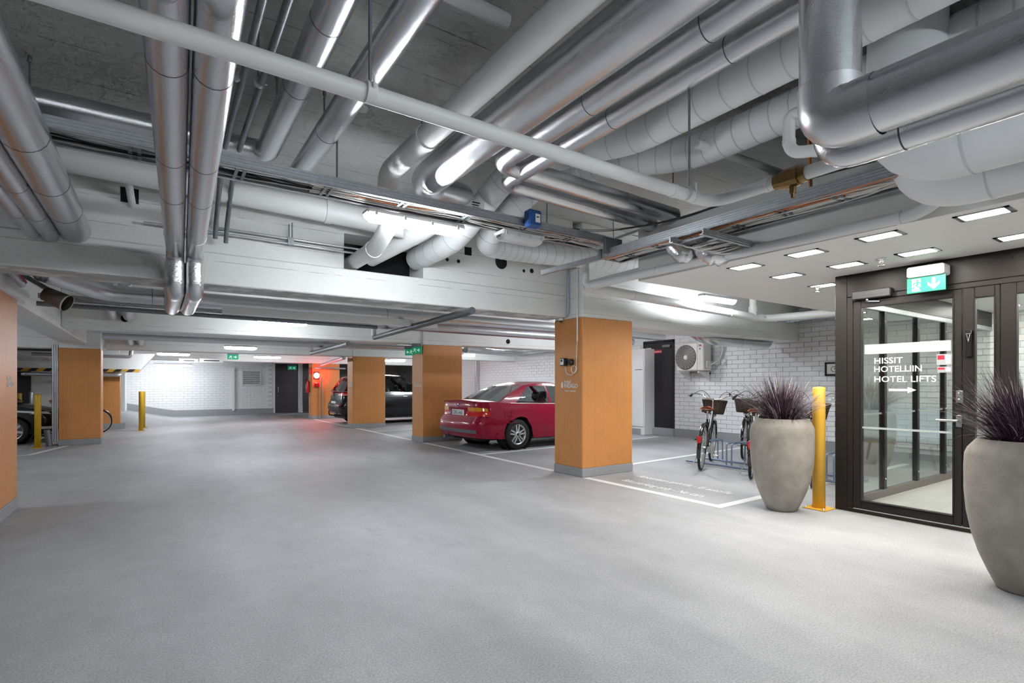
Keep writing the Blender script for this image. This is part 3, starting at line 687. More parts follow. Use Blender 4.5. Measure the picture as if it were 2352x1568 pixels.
for px, py, lab in ((2025, 600, 'sprinkler head in the soffit before the exit sign'), (1876, 664, 'sprinkler head in the soffit by the lobby corner')):
    p_ = FZ(px, py-6, SZ); q = MB()
    q.lathe([(0, 0), (.045, 0), (.045, -.008), (.014, -.014), (.012, -.03), (.02, -.034), (.02, -.038), (0, -.04)], (p_.x, p_.y, SZ), 16)
    q.tube([(p_.x-.014, p_.y, SZ-.012), (p_.x-.02, p_.y, SZ-.035), (p_.x, p_.y, SZ-.062)], .003, 5); q.tube([(p_.x+.014, p_.y, SZ-.012), (p_.x+.02, p_.y, SZ-.035), (p_.x, p_.y, SZ-.062)], .003, 5)
    q.lathe([(0, -.062), (.03, -.063), (.03, -.066), (0, -.067)], (p_.x, p_.y, SZ), 14)
    q.build('ceiling_sprinkler', 'chrome', None, lab, 'sprinkler', 'soffit sprinklers')
# blue box on the tray
p_ = FY(1218, 508, 4.11); o = thing('junction_box', (p_.x, 4.11, 2.87), 'small blue box clipped to the long cable tray', 'box')
q = MB(); q.cbox((p_.x-.075, 4.02, 2.83), (p_.x+.075, 4.12, 2.99), .015); q.build('box_body', 'blue_box', o)
q = MB(); q.box((p_.x-.005, 4.016, 2.87), (p_.x+.05, 4.02, 2.95)); q.build('box_label', 'sign_plain', o)
q = MB(); q.box((p_.x+.005, 4.0145, 2.915), (p_.x+.035, 4.016, 2.925)); q.build('print', 'ink', o)
# pipe labels on the white ducts
for px, py, s, lab in ((1058, 468, .10, 'white name plate on a duct behind the tray'), (1092, 475, .15, 'larger white name plate with black print on a duct')):
    p_ = FY(px, py, 4.62); o = thing('duct_label', p_, lab, 'plate')
    q = MB(); q.cbox((p_.x-s*.7, 4.62, p_.z-s*.45), (p_.x+s*.7, 4.626, p_.z+s*.45), .002); q.build('plate_body', 'sign_plain', o)
    for k in range(4): q = MB(); q.box((p_.x-s*.25, 4.618, p_.z+s*(.25-.17*k)), (p_.x+s*(.35-.1*(k % 2)), 4.6195, p_.z+s*(.33-.17*k))); q.build('print', 'ink', o)
# crumpled foil sleeves at the soffit face
for k, (px, py, sc_, lab) in enumerate(((1572, 583, .085, 'crumpled foil elbow at the soffit face, left one'), (1640, 585, .09, 'crumpled foil elbow at the soffit face, right one'))):
    c = FX(px, py, 4.34); q = MB(); rr = random.Random(k)
    pts = fillet([c+V((-.04, .12, .16)), c+V((-.06, .02, .0)), c+V((.02, -.06, -.03)), c+V((.10, -.04, .06))], .1, 6)
    q.tube(pts, [sc_*(.85+.3*rr.random()) for _ in pts], 16); q.build('foil_elbow', 'foil_shiny', None, lab, 'pipe', 'crumpled foil elbows')

for px, py, lab in ((832, 243, 'white round smoke detector on the ceiling beside a foil pipe'),):
    p_ = FZ(px, py, CEIL); o = thing('smoke_detector', p_, lab, 'detector'); q = MB(); q.lathe([(0, CEIL), (.055, CEIL), (.055, CEIL-.02), (.04, CEIL-.04), (0, CEIL-.042)], (p_.x, p_.y, 0), 20); q.build('detector_body', 'white_plastic', o)
    q = MB(); q.lathe([(.056, CEIL-.012), (.057, CEIL-.014), (.056, CEIL-.016)], (p_.x, p_.y, 0), 20); q.build('detector_slot', 'ink', o)
# ---- services beyond the first beam
pipe('insulated_pipe', 'long foil pipe right behind the nearest beam', [(-1.0, 7.3, 2.5), (-.55, 8.0, 2.43), (9.5, 8.0, 2.43)], .10, 'foil_smooth', 'pipe', INS, .2, (.12, .4), seg=16)
pipe('insulated_pipe', 'second long foil pipe above the red coupe', [(1.0, 8.9, 2.40), (9.5, 8.9, 2.36)], .085, 'foil_smooth', 'pipe', INS, .2, seg=16)
tray('cable_tray', 'dark tray behind the nearest beam at left', (-1.2, 8.5, 2.38), (3.0, 8.5, 2.34), .2, .06, .5, 2, False)
pipe('conduit_tube', 'dark conduit below the tray behind the nearest beam', [(-1.2, 8.42, 2.30), (3.0, 8.42, 2.27)], .03, 'galv_dark', 'conduit', CD)
spiral('spiral_duct', 'dusty beige duct behind the beam at far left', [(-1.6, 7.15, 2.62), (-.2, 7.2, 2.56), (.25, 7.5, 2.65)], .12, 'brown_paint', pitch=.35)
q = MB(); a = FY(510, 711, 7.6); b_ = FY(1005, 742, 7.6); q.cbox((a.x, 7.6, a.z-.055), (b_.x, 7.63, a.z+.05), .004)
q.build('hanging_board', 'sign_plain', None, 'long flat white panel hanging behind the nearest beam', 'panel')
for (px0, py0, px1, py1, zz, lab, r_) in ((860, 775, 1085, 713, 2.22, 'dark drain pipe sloping above the lane behind the nearest beam', .045), (715, 811, 800, 789, 2.16, 'grey drain pipe sloping above the lane before the beacon', .05)):
    a, b_ = FZ(px0, py0, zz), FZ(px1, py1, zz)
    o, p = pipe('drain_pipe', lab, [a, b_], r_, 'dark_pipe' if px0 > 800 else 'galv_dark', 'pipe', 'sloping drains', seg=14)
    q = MB(); q.tube([a+V((-.01, 0, .03)), a+V((-.01, 0, .32))], r_*1.25, 12); q.build('upright', 'pvc', o)
pipe('drain_pipe', 'short silvery pipe before the far orange column', [FZ(735, 838, 2.1), FZ(790, 822, 2.12)], .05, 'galv', 'pipe', 'sloping drains', seg=12)
for (y_, z_, x0, x1, r_, lab) in ((12.6, 2.36, -1, 5, .05, 'thin pipe behind the second beam'), (13.2, 2.30, -.9, 9, .07, 'foil pipe behind the second beam'), (17.4, 2.3, -.8, 9, .06, 'foil pipe behind the third beam'), (18.6, 2.36, -.8, 9, .05, 'thin pipe behind the third beam'), (22.6, 2.3, -.6, 9, .05, 'pipe before the far brick wall')):
    pipe('insulated_pipe', lab, [(x0, y_, z_), (x1, y_, z_)], r_, 'foil_smooth', 'pipe', INS, seg=12)
for (y_, x0, x1, lab) in ((13.8, -.8, 4.6, 'grey tray behind the second beam'), (18.0, -.8, 4.6, 'grey tray behind the third beam'), (24.4, -.6, 4.6, 'grey tray before the far brick wall')):
    tray('cable_tray', lab, (x0, y_, 2.30), (x1, y_, 2.30), .2, .06, .9, 1, False)
for (x, y_, z_, lab) in ((-.62, 10.9, 2.5, 'foil pipe pair piercing the second beam, left'), (-.40, 10.9, 2.5, 'foil pipe pair piercing the second beam, right'), (-.55, 15.7, 2.38, 'foil pipe pair piercing the third beam, left'), (-.33, 15.7, 2.38, 'foil pipe pair piercing the third beam, right')):
    pipe('insulated_pipe', lab, [(x, y_-1.2, z_+.35), (x, y_-.5, z_), (x, y_+.45, z_)], .085, 'foil_smooth', 'pipe', INS, .25, seg=14)
for (px, py, Y_, lab) in ((287, 731, 11.195, 'round hole in the second beam at left'), (320, 786, 16.095, 'round hole in the third beam at left'), (1167, 784, 11.195, 'round hole in the second beam at right')):
    p_ = FY(px, py, Y_); q = MB(); r_ = .055; q.add([(p_.x+r_*math.cos(t), Y_, p_.z+r_*math.sin(t)) for t in [i*2*math.pi/20 for i in range(20)]], [tuple(range(20))]); q.lathe([(r_, -.004), (r_*1.1, -.004), (r_*1.1, .01)], (p_.x, Y_, p_.z), 20, 'y'); q.build('beam_hole', 'void', None, lab, 'hole')
# foil elbow over the left column, red rimmed pipes, loudspeaker-like horn
pipe('insulated_pipe', 'foil pipe bending down over the left column', [(-1.32, 5.9, 2.62), (-1.32, 6.55, 2.60), (-1.32, 6.62, 2.18), (-1.5, 6.66, 2.1)], .085, 'foil_shiny', 'pipe', INS, .14)
for k, (x, lab) in enumerate(((-1.16, 'grey pipe with a red streak behind the beam at far left, lower'), (-1.02, 'grey pipe behind the beam at far left, upper'))):
    o, p = pipe('drain_pipe', lab, [(x-.06, 6.3, 2.55+.07*k), (x, 7.35, 2.36+.1*k)], .035, 'galv', 'pipe', 'slanting grey pipes', seg=12)
    if k == 0: q = MB(); q.tube([(x-.03, 6.3, 2.575), (x+.03, 7.35, 2.385)], .012, 8); q.build('red_streak', 'red_sign', o)
hc = FY(140, 690, 7.3); o = thing('horn_speaker', hc, 'brown cylindrical loudspeaker horn under the beam at far left', 'speaker')
dv = V((.80, -.30, -.42)).normalized()
q = MB(); q.tube([hc-dv*.16, hc-dv*.155, hc+dv*.06, hc+dv*.065], [.062, .075, .09, .085], 20, False); q.tube([hc-dv*.162, hc-dv*.16], .062, 20); q.build('horn_body', 'brown_paint', o)
q = MB(); q.tube([hc+dv*.055, hc+dv*.07], .094, 20, False); q.build('rim', 'white_plastic', o)
q = MB(); q.tube([hc+dv*.02, hc+dv*.022], .084, 20); q.build('mouth', 'void', o)
q = MB(); q.tube([hc-dv*.1+V((0, 0, .05)), hc-dv*.42+V((0, .1, .1))], .025, 8); q.build('bracket', 'galv_dark', o)

# ------------------------------------------------------------------ lobby entrance
XF = 5.98
def yx(px): 
    d = ray(px, HY); return XF*d[1]/d[0]
wl = thing('wall_glazed', (XF, 1.5, 0), 'dark framed glazed lobby front with door and sidelight', None, None, 'structure')
T = .07
def fr(name, y0, y1, z0, z1, x0=XF, x1=XF+T, m='frame_black', par=None, c=.004):
    q = MB(); q.cbox((x0, min(y0, y1), z0), (x1, max(y0, y1), z1), c); return q.build(name, m, par or wl)
PY = 2.72
fr('corner_post', yx(1918), yx(1945), 0, 2.47); fr('side_post', yx(1945.5), yx(1959), 0, 2.23)
fr('header_panel', yx(1945.5), -3.0, 2.235, 2.47); fr('head_rail', yx(1959.5), -3.0, 2.185, 2.232)
fr('threshold', yx(1945.5), -3.0, 0, .045, XF-.01, XF+T)
q = MB(); q.box((XF-.014, -3.0, 0), (XF-.010, yx(1918), .008)); q.box((XF-.006, -3.0, .045), (XF+.02, yx(1960), .052)); q.build('sill_strip', 'alloy', wl)
yl = yx(2209.5); y1_, y2_, y3_ = yx(2245), yx(2278), yx(2297)
fr('side_post', yl-.004, y1_+.02, .05, 2.183); fr('side_post', y2_-.02, y3_, .05, 2.183)
fr('bottom_rail', y1_+.019, y2_-.019, .05, .14); fr('top_rail', y1_+.019, y2_-.019, 2.09, 2.183)
for a, b_ in ((y1_+.02, y2_-.02),):
    for yy in (a, b_): fr('glazing_bead', yy-.006, yy+.006, .14, 2.09, XF-.008, XF+.012)
fr('mullion', y3_-.003, yx(2335), .05, 2.183)
fr('bottom_rail', yx(2335), -3.0, .05, .14); fr('top_rail', yx(2335), -3.0, 2.09, 2.183)
for yy in (.35, -.65, -1.65): fr('mullion', yy, yy-.07, .05, 2.183)
for a, b_ in ((y1_+.02, y2_-.02), (yx(2335), .35), (.28, -.65), (-.72, -1.65)):
    q = MB(); q.box((XF+.03, b_, .14), (XF+.036, a, 2.09)); q.build('pane', 'glass', wl)
# door leaf
dr = thing('door_1', (XF, yx(2205), 0), 'dark framed glass lobby door lettered in white', None, None, 'structure')
yA, yB, gA, gB = yx(1960), yx(2209), yx(1978), yx(2190)
fr('stile', yA, gA, .055, 2.18, XF-.004, XF+T-.01, par=dr); fr('stile', gB, yB, .055, 2.18, XF-.004, XF+T-.01, par=dr)
fr('rail', gA, gB, .055, .138, XF-.004, XF+T-.01, par=dr); fr('rail', gA, gB, 2.113, 2.18, XF-.004, XF+T-.01, par=dr)
for yy in (gA, gB): fr('glazing_bead', yy-.006, yy+.006, .138, 2.113, XF-.014, XF+.004, par=dr)
for zz in (.138, 2.113): fr('glazing_bead', gA, gB, zz-.006, zz+.006, XF-.014, XF+.004, par=dr)
q = MB(); q.box((XF+.02, gB, .138), (XF+.026, gA, 2.113)); q.build('pane', 'glass', dr)
XG = XF+.0175
q = MB(); q.box((XG, yx(2183), 1.633), (XG+.002, yx(1984), 1.730)); q.build('frosted_band', 'film', dr)
q = MB(); q.box((XG, gB+.002, .876), (XG+.002, gA-.002, .896)); q.build('frosted_stripe', 'film', dr)
def fit_text(o, width):
    xs_ = [v.co.x for v in o.data.vertices]; w0 = max(xs_)-min(xs_)
    if w0 > 1e-4: o.scale.x = width/w0
def door_text(s, pxl, pxr, z):
    o = text('lettering', s, .082, (XG-.0005, yx(pxl), z), ROT_X, 'lettering_white', dr, .001, bold=.006); fit_text(o, yx(pxl)-yx(pxr))
door_text('HISSIT', 2005, 2070, 1.535); door_text('HOTELLIIN', 2005, 2114, 1.451); door_text('HOTEL LIFTS', 2005, 2147, 1.351)
q = MB(); L = yx(2040)-yx(2103)
q.prism([(0, -.011), (L-.07, -.011), (L-.07, -.03), (L, 0), (L-.07, .03), (L-.07, .011), (0, .011)], Matrix.Translation((XG, yx(2040), 1.272)) @ Matrix.Rotation(R(-90), 4, 'Z') @ Matrix.Rotation(R(90), 4, 'X'), .002); q.build('arrow', 'lettering_white', dr)
for (pa, pb, z0, z1) in ((2150, 2186, 1.505, 1.605), (2151, 2186, 1.435, 1.490)):
    q = MB(); q.box((XG-.001, yx(pb), z0), (XG+.001, yx(pa), z1)); st = q.build('sticker', 'sticker_grey', dr)
    ym = yx(pa)+(yx(pb)-yx(pa))*.5
    q = MB(); q.box((XG-.002, ym, z0+(z1-z0)*.5), (XG-.001, yx(pa)-.006, z1-.01)); q.build('sticker_red', 'red_sign', st)
    q = MB(); q.box((XG-.002, yx(pb)+.012, z0+.012), (XG-.001, ym-.01, z1-.012)); q.build('sticker_white', 'sign_plain', st)
hz = 1.0; hy = yx(2203)
q = MB(); q.cbox((XF-.012, hy-.022, hz-.06), (XF-.004, hy+.022, hz+.05), .004); q.build('handle_plate', 'steel', dr)
q = MB(); q.tube(fillet([(XF-.01, hy, hz), (XF-.055, hy, hz), (XF-.055, yx(2155), hz)], .02, 4), .011, 12); q.build('door_handle', 'steel', dr)
q = MB(); q.cbox((XF-.012, hy-.03, hz+.16), (XF-.004, hy+.022, hz+.27), .004); lk = q.build('lock_plate', 'steel', dr)
q = MB(); q.lathe([(0, -.008), (.009, -.008), (.009, 0)], (XF-.008, hy, hz+.19), 10, 'x'); q.lathe([(0, -.008), (.009, -.008), (.009, 0)], (XF-.008, hy, hz+.245), 10, 'x'); q.build('screw', 'chrome', lk)
# door closer
ca, cb = yx(1963), yx(2052)
o = thing('door_closer', (XF-.03, ca, 2.2), 'black door closer box above the glass door', 'door closer')
q = MB(); q.cbox((XF-.07, cb, 2.19), (XF-.004, ca, 2.275), .008); q.box((XF-.072, cb, 2.225), (XF-.069, ca, 2.229)); q.build('closer_body', 'black_plastic', o)
ym = yx(1996); q = MB(); q.tube(fillet([(XF-.04, ym, 2.19), (XF-.04, ym, 2.165), (XF-.02, ym-.10, 2.155)], .01, 3), .007, 8); q.lathe([(0, 0), (.016, 0), (.016, .03), (0, .03)], (XF-.04, ym, 2.165), 12); q.build('closer_arm', 'chrome', o)
# hanging gadget on the side post
gy = yx(2227); o = thing('key_safe', (XF, gy, 1.5), 'chrome and black key holder on the post right of the door', 'key safe')
q = MB(); q.cbox((XF-.03, gy-.022, 1.57), (XF-.001, gy+.022, 1.80), .006); q.build('safe_body', 'black_gloss', o)
q = MB(); q.cbox((XF-.04, gy-.024, 1.77), (XF-.001, gy+.024, 1.81), .006); q.tube([(XF-.034, gy+.012, 1.77), (XF-.034, gy, 1.70), (XF-.034, gy-.012, 1.77)], .004, 6); q.build('clasp', 'chrome', o)
# exit sign
def run_man(mb, m, s, th):
    """running figure, arrowed doorway style, s = height"""
    def P(pts): mb.prism([(x*s, y*s) for x, y in pts], m, th)
    P([(.02+.09*math.cos(a), .88+.09*math.sin(a)) for a in [i*math.pi/5 for i in range(10)]])
    P([(-.12, .76), (.10, .80), (.12, .70), (.02, .42), (-.14, .44), (-.02, .66)])
    P([(.10, .80), (.30, .62), (.42, .64), (.42, .57), (.28, .54), (.08, .70)])
    P([(-.12, .76), (-.32, .66), (-.34, .52), (-.26, .52), (-.24, .61), (-.04, .66)])
    P([(.02, .44), (.22, .36), (.34, .06), (.24, .04), (.13, .30), (-.08, .36)])
    P([(-.14, .46), (-.22, .24), (-.50, .18), (-.50, .27), (-.28, .33), (-.10, .42)])
def exit_sign(label, px0, px1, zt, zb, X, hood=True, mirror=False):
    """sign whose face looks to -X"""
    ya, yb = X*ray(px0, HY)[1]/ray(px0, HY)[0], X*ray(px1, HY)[1]/ray(px1, HY)[0]
    o = thing('exit_sign', (X, (ya+yb)/2, zb), label, 'exit sign', 'green exit signs'); w_ = ya-yb; h_ = zt-zb
    q = MB(); q.cbox((X, yb, zb), (X+.012, ya, zt), .003); q.build('sign_face', 'green_sign', o)
    fm = Matrix.Translation((X-.0005, ya, zb)) @ Matrix.Rotation(R(-90), 4, 'Z') @ Matrix.Rotation(R(90), 4, 'X')
    q = MB(); q.prism([(w_*.14, h_*.10), (w_*.37, h_*.10), (w_*.37, h_*.92), (w_*.14, h_*.92)], fm, .001); q.build('pictogram_door', 'sign_white', o)
    q = MB(); run_man(q, fm @ Matrix.Translation((w_*.27, h_*.10, .0012)), h_*.78, .001); q.build('pictogram_man', 'green_sign', o)
    q = MB(); ax = w_*.70; q.prism([(ax, h_*.12), (ax+w_*.15, h_*.42), (ax+w_*.15, h_*.62), (ax+w_*.045, h_*.42), (ax+w_*.045, h_*.88), (ax-w_*.045, h_*.88), (ax-w_*.045, h_*.42), (ax-w_*.15, h_*.62), (ax-w_*.15, h_*.42)], fm, .001); q.build('pictogram_arrow', 'sign_white', o)
    if hood:
        q = MB(); q.cbox((X-.03, yb+.005, zt+.004), (XF-.001, ya-.005, zt+.10), .012); q.build('sign_housing', 'lamp_body', o)
    return o
exit_sign('green exit sign with running figure above the glass door', 2083, 2172, 2.315, 2.175, XF-.14)

# lobby interior
q = MB(); q.box((XF+T, -3.0, .0), (XW-.05, PY-.02, .012)); q.build('floor_lobby', 'vinyl_floor', kind='structure', label='pale wood-look floor inside the lobby')
q = MB(); q.box((XF, -3.2, 0), (XW, -3.0, 2.47)); q.build('wall_lobby', 'plaster', kind='structure', label='white end wall of the lobby')
q = MB(); q.box((XW, -3.2, 0), (XW+.2, 1.6, CEIL)); q.build('wall_right_lobby', 'plaster', kind='structure', label='white wall deep in the lobby')
pt = thing('wall_partition', (8.5, PY, 0), 'dark framed glass partition between lobby and bicycle bay', None, None, 'structure')
q = MB(); q.cbox((XF+T, PY-.06, 0), (XW-.05, PY, .10), .004); q.build('bottom_rail', 'brown_paint', pt)
q = MB(); q.cbox((XF+T, PY-.06, 2.18), (XW-.05, PY, 2.24), .004); q.build('top_rail', 'galv', pt)
q = MB(); q.cbox((XF+T, PY-.055, 2.24), (XW-.05, PY-.01, 2.465), .004); q.build('header_panel', 'frame_black', pt)
mx = [7.08, 8.05, 8.99, 9.94]; ed = [XF+T]+mx+[XW-.05]
for x in mx: 
    q = MB(); q.cbox((x-.035, PY-.06, .10), (x+.035, PY, 2.18), .004); mu = q.build('mullion', 'frame_black', pt)
    q = MB()
    for z in (.22, 1.0, 1.5, 2.05): q.lathe([(0, -.004), (.007, -.004), (.008, 0)], (x, PY-.06, z), 8, 'y')
    q.build('screw', 'chrome', mu)
for a, b_ in zip(ed, ed[1:]):
    q = MB(); q.box((a+(.035 if a in mx else 0), PY-.033, .10), (b_-(.035 if b_ in mx else 0), PY-.027, 2.18)); q.build('pane', 'glass', pt)
    q = MB(); q.box((a+.04, PY-.035, .98), (b_-.04, PY-.0335, 1.0)); q.build('frosted_stripe', 'film', pt)
# upholstered bench inside the lobby
o = empty('lounge_bench', (10.15, 1.75, .012), R(90), 'pale blue upholstered bench with slanted legs inside the lobby', 'bench')
q = MB(); q.cbox((-.65, -.32, .40), (.65, .30, .50), .035); q.build('seat', 'pale_blue', o)
q = MB(); q.obox((0, -.36, .70), (1.3, .09, .52), Matrix.Rotation(R(12), 3, 'X')); q.build('backrest', 'pale_blue', o)
q = MB(); q.cbox((-.62, -.30, .35), (.62, .28, .40), .01); q.build('seat_base', 'wood', o)
for sx in (-1, 1):
    for sy in (-1, 1):
        q = MB(); q.tube([(sx*.5, sy*.22, .36), (sx*.58, sy*.27, 0)], [.024, .016], 8); q.build('leg', 'wood', o)

# ------------------------------------------------------------------ planters, grasses, posts
def planter_proto():
    q = MB(); q.lathe([(0, 0), (.135, 0), (.150, .012), (.195, .11), (.238, .22), (.272, .34), (.297, .48), (.308, .62), (.309, .78), (.305, .865), (.290, .905), (.250, .957), (.238, .968), (.226, .968), (.218, .955), (.214, .90), (0, .88)], (0, 0, 0), 48)
    return q
me_pl = None
def grass_mesh(seed):
    rr = random.Random(seed); q1, q2 = MB(), MB()
    for k in range(1300):
        az = rr.uniform(0, 2*math.pi); lean = rr.random()**.8; L = rr.uniform(.30, .60)*(1-.10*lean); th = R(8+lean*82)
        if k % 17 == 0: th = R(95+rr.uniform(0, 30)); L *= .7
        b = V((math.cos(az), math.sin(az), 0)); p = b*rr.uniform(0, .15); s = V((-b.y, b.x, 0)); w0 = rr.uniform(.0035, .0065)
        pts = []; n = 5; dirz = th*.45; pos = V((p.x, p.y, 0))
        for i in range(n+1):
            pts.append(pos.copy()); a = dirz + (th-dirz)*(i/n)*1.25; pos = pos + (b*math.sin(a) + V((0, 0, math.cos(a))))*(L/n)
        vs, fs = [], []
        for i, pp in enumerate(pts):
            wd = w0*(1-.92*i/n); vs += [pp-s*wd, pp+s*wd+V((0, 0, wd*.6))]
        for i in range(n): fs.append((2*i, 2*i+1, 2*i+3, 2*i+2))
        (q2 if rr.random() < .22 else q1).add(vs, fs)
    return q1, q2
pl_spots = ((5.50, 3.03, 'tall concrete planter beside the yellow post'), (4.62, .95, 'tall concrete planter cut by the right picture edge'), (8.66, 3.45, 'tall concrete planter seen through the lobby glass'))
first = None
for i, (x, y, lab) in enumerate(pl_spots):
    if first is None:
        o = planter_proto().build('planter', 'planter', None, lab, 'planter', 'tall concrete planters'); first = o
        q = MB(); q.lathe([(0, .915), (.205, .91), (.2145, .89)], (0, 0, 0), 24); q.build('soil', 'soil', o)
    else: o = copy_tree(first); o['label'] = lab
    o.location = (x, y, 0); o.rotation_euler[2] = i*1.3
    g = empty('ornamental_grass', (x, y, .915), i*.9, ['dark purple grass in the planter beside the yellow post', 'dark purple grass in the planter at the right picture edge', 'dark purple grass in the planter behind the lobby glass'][i], 'grass', 'purple grasses')
    if i == 0:
        a, b_ = grass_mesh(3); g1 = a.build('blades', 'blade', g, kind='stuff'); g2 = b_.build('pale_blades', 'blade_pale', g, kind='stuff'); gm = (g1.data, g2.data)
    else:
        for nm, me in zip(('blades', 'pale_blades'), gm): obj_from(nm, me, g)['kind'] = 'stuff'
def bollard(x, y, h, r, label, m='yellow', base=True, zb=0, rz=0):
    o = empty('bollard', (x, y, zb), rz, label, 'bollard', 'steel bollards')
    q = MB(); q.lathe([(0, .008), (r, .008), (r, h-.018), (r*.93, h-.008), (r*.6, h), (0, h+.004)], (0, 0, 0), 28); q.build('post', m, o)
    if base:
        q = MB(); q.cbox((-r*1.9, -r*1.9, 0), (r*1.9, r*1.9, .012), .003); bp = q.build('base_plate', m, o)
        for sx in (-1, 1):
            for sy in (-1, 1): q = MB(); q.lathe([(0, .03), (.008, .03), (.008, .02), (.014, .02), (.014, .012)], (sx*r*1.5, sy*r*1.5, 0), 8); q.build('bolt', 'steel', bp)
    return o
bollard(5.87, 2.83, 1.30, .062, 'yellow steel post between planter and lobby frame')
bollard(-2.08, 14.72, 1.13, .055, 'yellow post before the black hatchback', 'yellow_dark')
bollard(-.39, 18.6, 1.14, .055, 'yellow post standing alone at the ramp foot, front one', 'yellow_dark')
bollard(-.36, 19.85, 1.12, .055, 'yellow post at the ramp foot, hidden behind its neighbour', 'yellow_dark')
bollard(-3.15, 19.6, 1.10, .055, 'yellow post top showing behind the black hatchback', 'yellow_dark')
bollard(-2.95, 19.9, 1.14, .05, 'grey post behind the black hatchback', 'galv')
bollard(9.9, 14.9, 1.10, .055, 'yellow post by the brick wall behind the red coupe', 'yellow_dark')
q = MB(); q.tube([(-1.93, 15.0, 0), (-1.97, 14.96, .36)], .055, 14); q.build('bollard', 'galv_dark', None, 'short bent grey post beside the left column', 'bollard', 'steel bollards')

# ------------------------------------------------------------------ floor markings
def stripe(label, pts, wd=.10, m='line_paint', z=.002):
    q = MB(); pts = [V((p[0], p[1], 0)) for p in pts]; n = len(pts); L_, R_ = [], []
    for i, p in enumerate(pts):
        d1 = (p-pts[i-1]).normalized() if i else (pts[1]-p).normalized(); d2 = (pts[i+1]-p).normalized() if i < n-1 else d1
        n1, n2 = V((-d1.y, d1.x, 0)), V((-d2.y, d2.x, 0)); b = (n1+n2).normalized(); k = wd/2/max(.3, b.dot(n1))
        L_.append(p+b*k+V((0, 0, z))); R_.append(p-b*k+V((0, 0, z)))
    vs = L_+R_
    q.add(vs+[v-V((0, 0, z+.004)) for v in vs], [(n+i, n+i+1, i+1, i) for i in range(n-1)]); return q.build('parking_line', m, None, label, 'marking', 'painted floor lines')
stripe('white line along the aisle from the nearest column, turning at the bicycle bay', [(5.06, 5.62), (5.06, 3.48), (10.4, 3.60)], .11)
stripe('white line on the floor in front of the red coupe', [(5.06, 11.1), (5.06, 6.36)], .10)
stripe('white aisle line between second and third orange column', [(5.05, 16.05), (5.06, 11.82)], .10)
stripe('white aisle line before the farthest orange column', [(5.02, 21.0), (5.03, 16.68)], .09)
stripe('white bay line behind the nearest orange column', [(6.1, 6.12), (10.4, 6.5)], .10)
stripe('white bay line under the red coupe', [(5.1, 8.60), (10.6, 9.05)], .10)
stripe('white bay line beyond the red coupe', [(5.1, 11.55), (10.6, 11.75)], .10)
stripe('white bay line before the black sport utility car', [(5.1, 14.6), (10.6, 15.0)], .10)
stripe('white bay line under the black sport utility car', [(5.1, 17.35), (10.6, 17.7)], .10)
stripe('worn white corner line before the left bay', [(-4.5, 13.35), (-2.0, 13.32), (-1.62, 14.9)], .12, 'line_worn')
stripe('thin worn line in front of the black hatchback', [(-5, 14.55), (-2.3, 14.6)], .07, 'line_worn')
stripe('orange painted kerb line before the far doors', [FZ(622, 957, 0), FZ(712, 962, 0)], .16, 'yellow')
o1 = thing('floor_lettering', FZ(1462, 1094, .003), 'white floor words reserving the bicycle bay', 'lettering')
a = FZ(1462, 1094, .0025); b_ = FZ(1694, 1130, .0025)
t_ = text('lettering', 'Ainoastaan pyörille - Ei autoille', .20, a, (0, 0, R(-90)), 'line_paint', o1, .0005, bold=.012); fit_text(t_, (b_-a).length)
a2 = FZ(1425, 1103, .0025); b2 = FZ(1624, 1138, .0025)
t_ = text('lettering', 'Bike parking only - No cars', .20, a2, (0, 0, R(-90)), 'line_paint', o1, .0005, bold=.012); fit_text(t_, (b2-a2).length)

# ------------------------------------------------------------------ bicycles
def wheel_parts(name, root, x, r=.335, tyre='rubber'):
    q = MB(); n = 36; pts = []
    vs, fs = [], []
    for i in range(n):
        a = 2*math.pi*i/n
        for k in range(8):
            b = 2*math.pi*k/8; rr_ = r-.019+.019*math.cos(b); vs.append((x+rr_*math.cos(a), .019*math.sin(b), r+rr_*math.sin(a)))
    for i in range(n):
        for k in range(8):
            fs.append((i*8+k, i*8+(k+1) % 8, ((i+1) % n)*8+(k+1) % 8, ((i+1) % n)*8+k))
    q.add(vs, fs, True); wq = q.build(name, tyre, root)
    q = MB(); q.lathe([(r-.040, -.012), (r-.030, -.014), (r-.030, .014), (r-.040, .012), (r-.040, -.012)], (x, 0, r), 36, 'y', False); q.build('rim', 'alloy', wq)
    q = MB()
    for k in range(28):
        a = 2*math.pi*k/28; b = a+(.35 if k % 2 else -.35); s = .018 if (k//2) % 2 else -.018
        q.tube([(x+.02*math.cos(b), s, r+.02*math.sin(b)), (x+(r-.04)*math.cos(a), 0, r+(r-.04)*math.sin(a))], .0016, 4, False)
    q.build('spokes', 'spoke', wq)
    q = MB(); q.lathe([(0, -.05), (.014, -.05), (.02, -.03), (.02, .03), (.014, .05), (0, .05)], (x, 0, r), 12, 'y'); q.build('hub', 'steel', wq)
def fender(root, x, a0, a1, r=.36):
    q = MB(); n = 16; vs, fs = [], []
    for i in range(n+1):
        a = R(a0+(a1-a0)*i/n)
        for (o_, dr_) in ((-.028, -.02), (-.018, 0), (.018, 0), (.028, -.02)): vs.append((x+(r+dr_)*math.cos(a), o_, .335+(r+dr_)*math.sin(a)))
    for i in range(n):
        for k in range(3): fs.append((i*4+k, i*4+k+1, (i+1)*4+k+1, (i+1)*4+k))
    q.add(vs, fs, True); return q.build('mudguard', 'black_gloss', root)
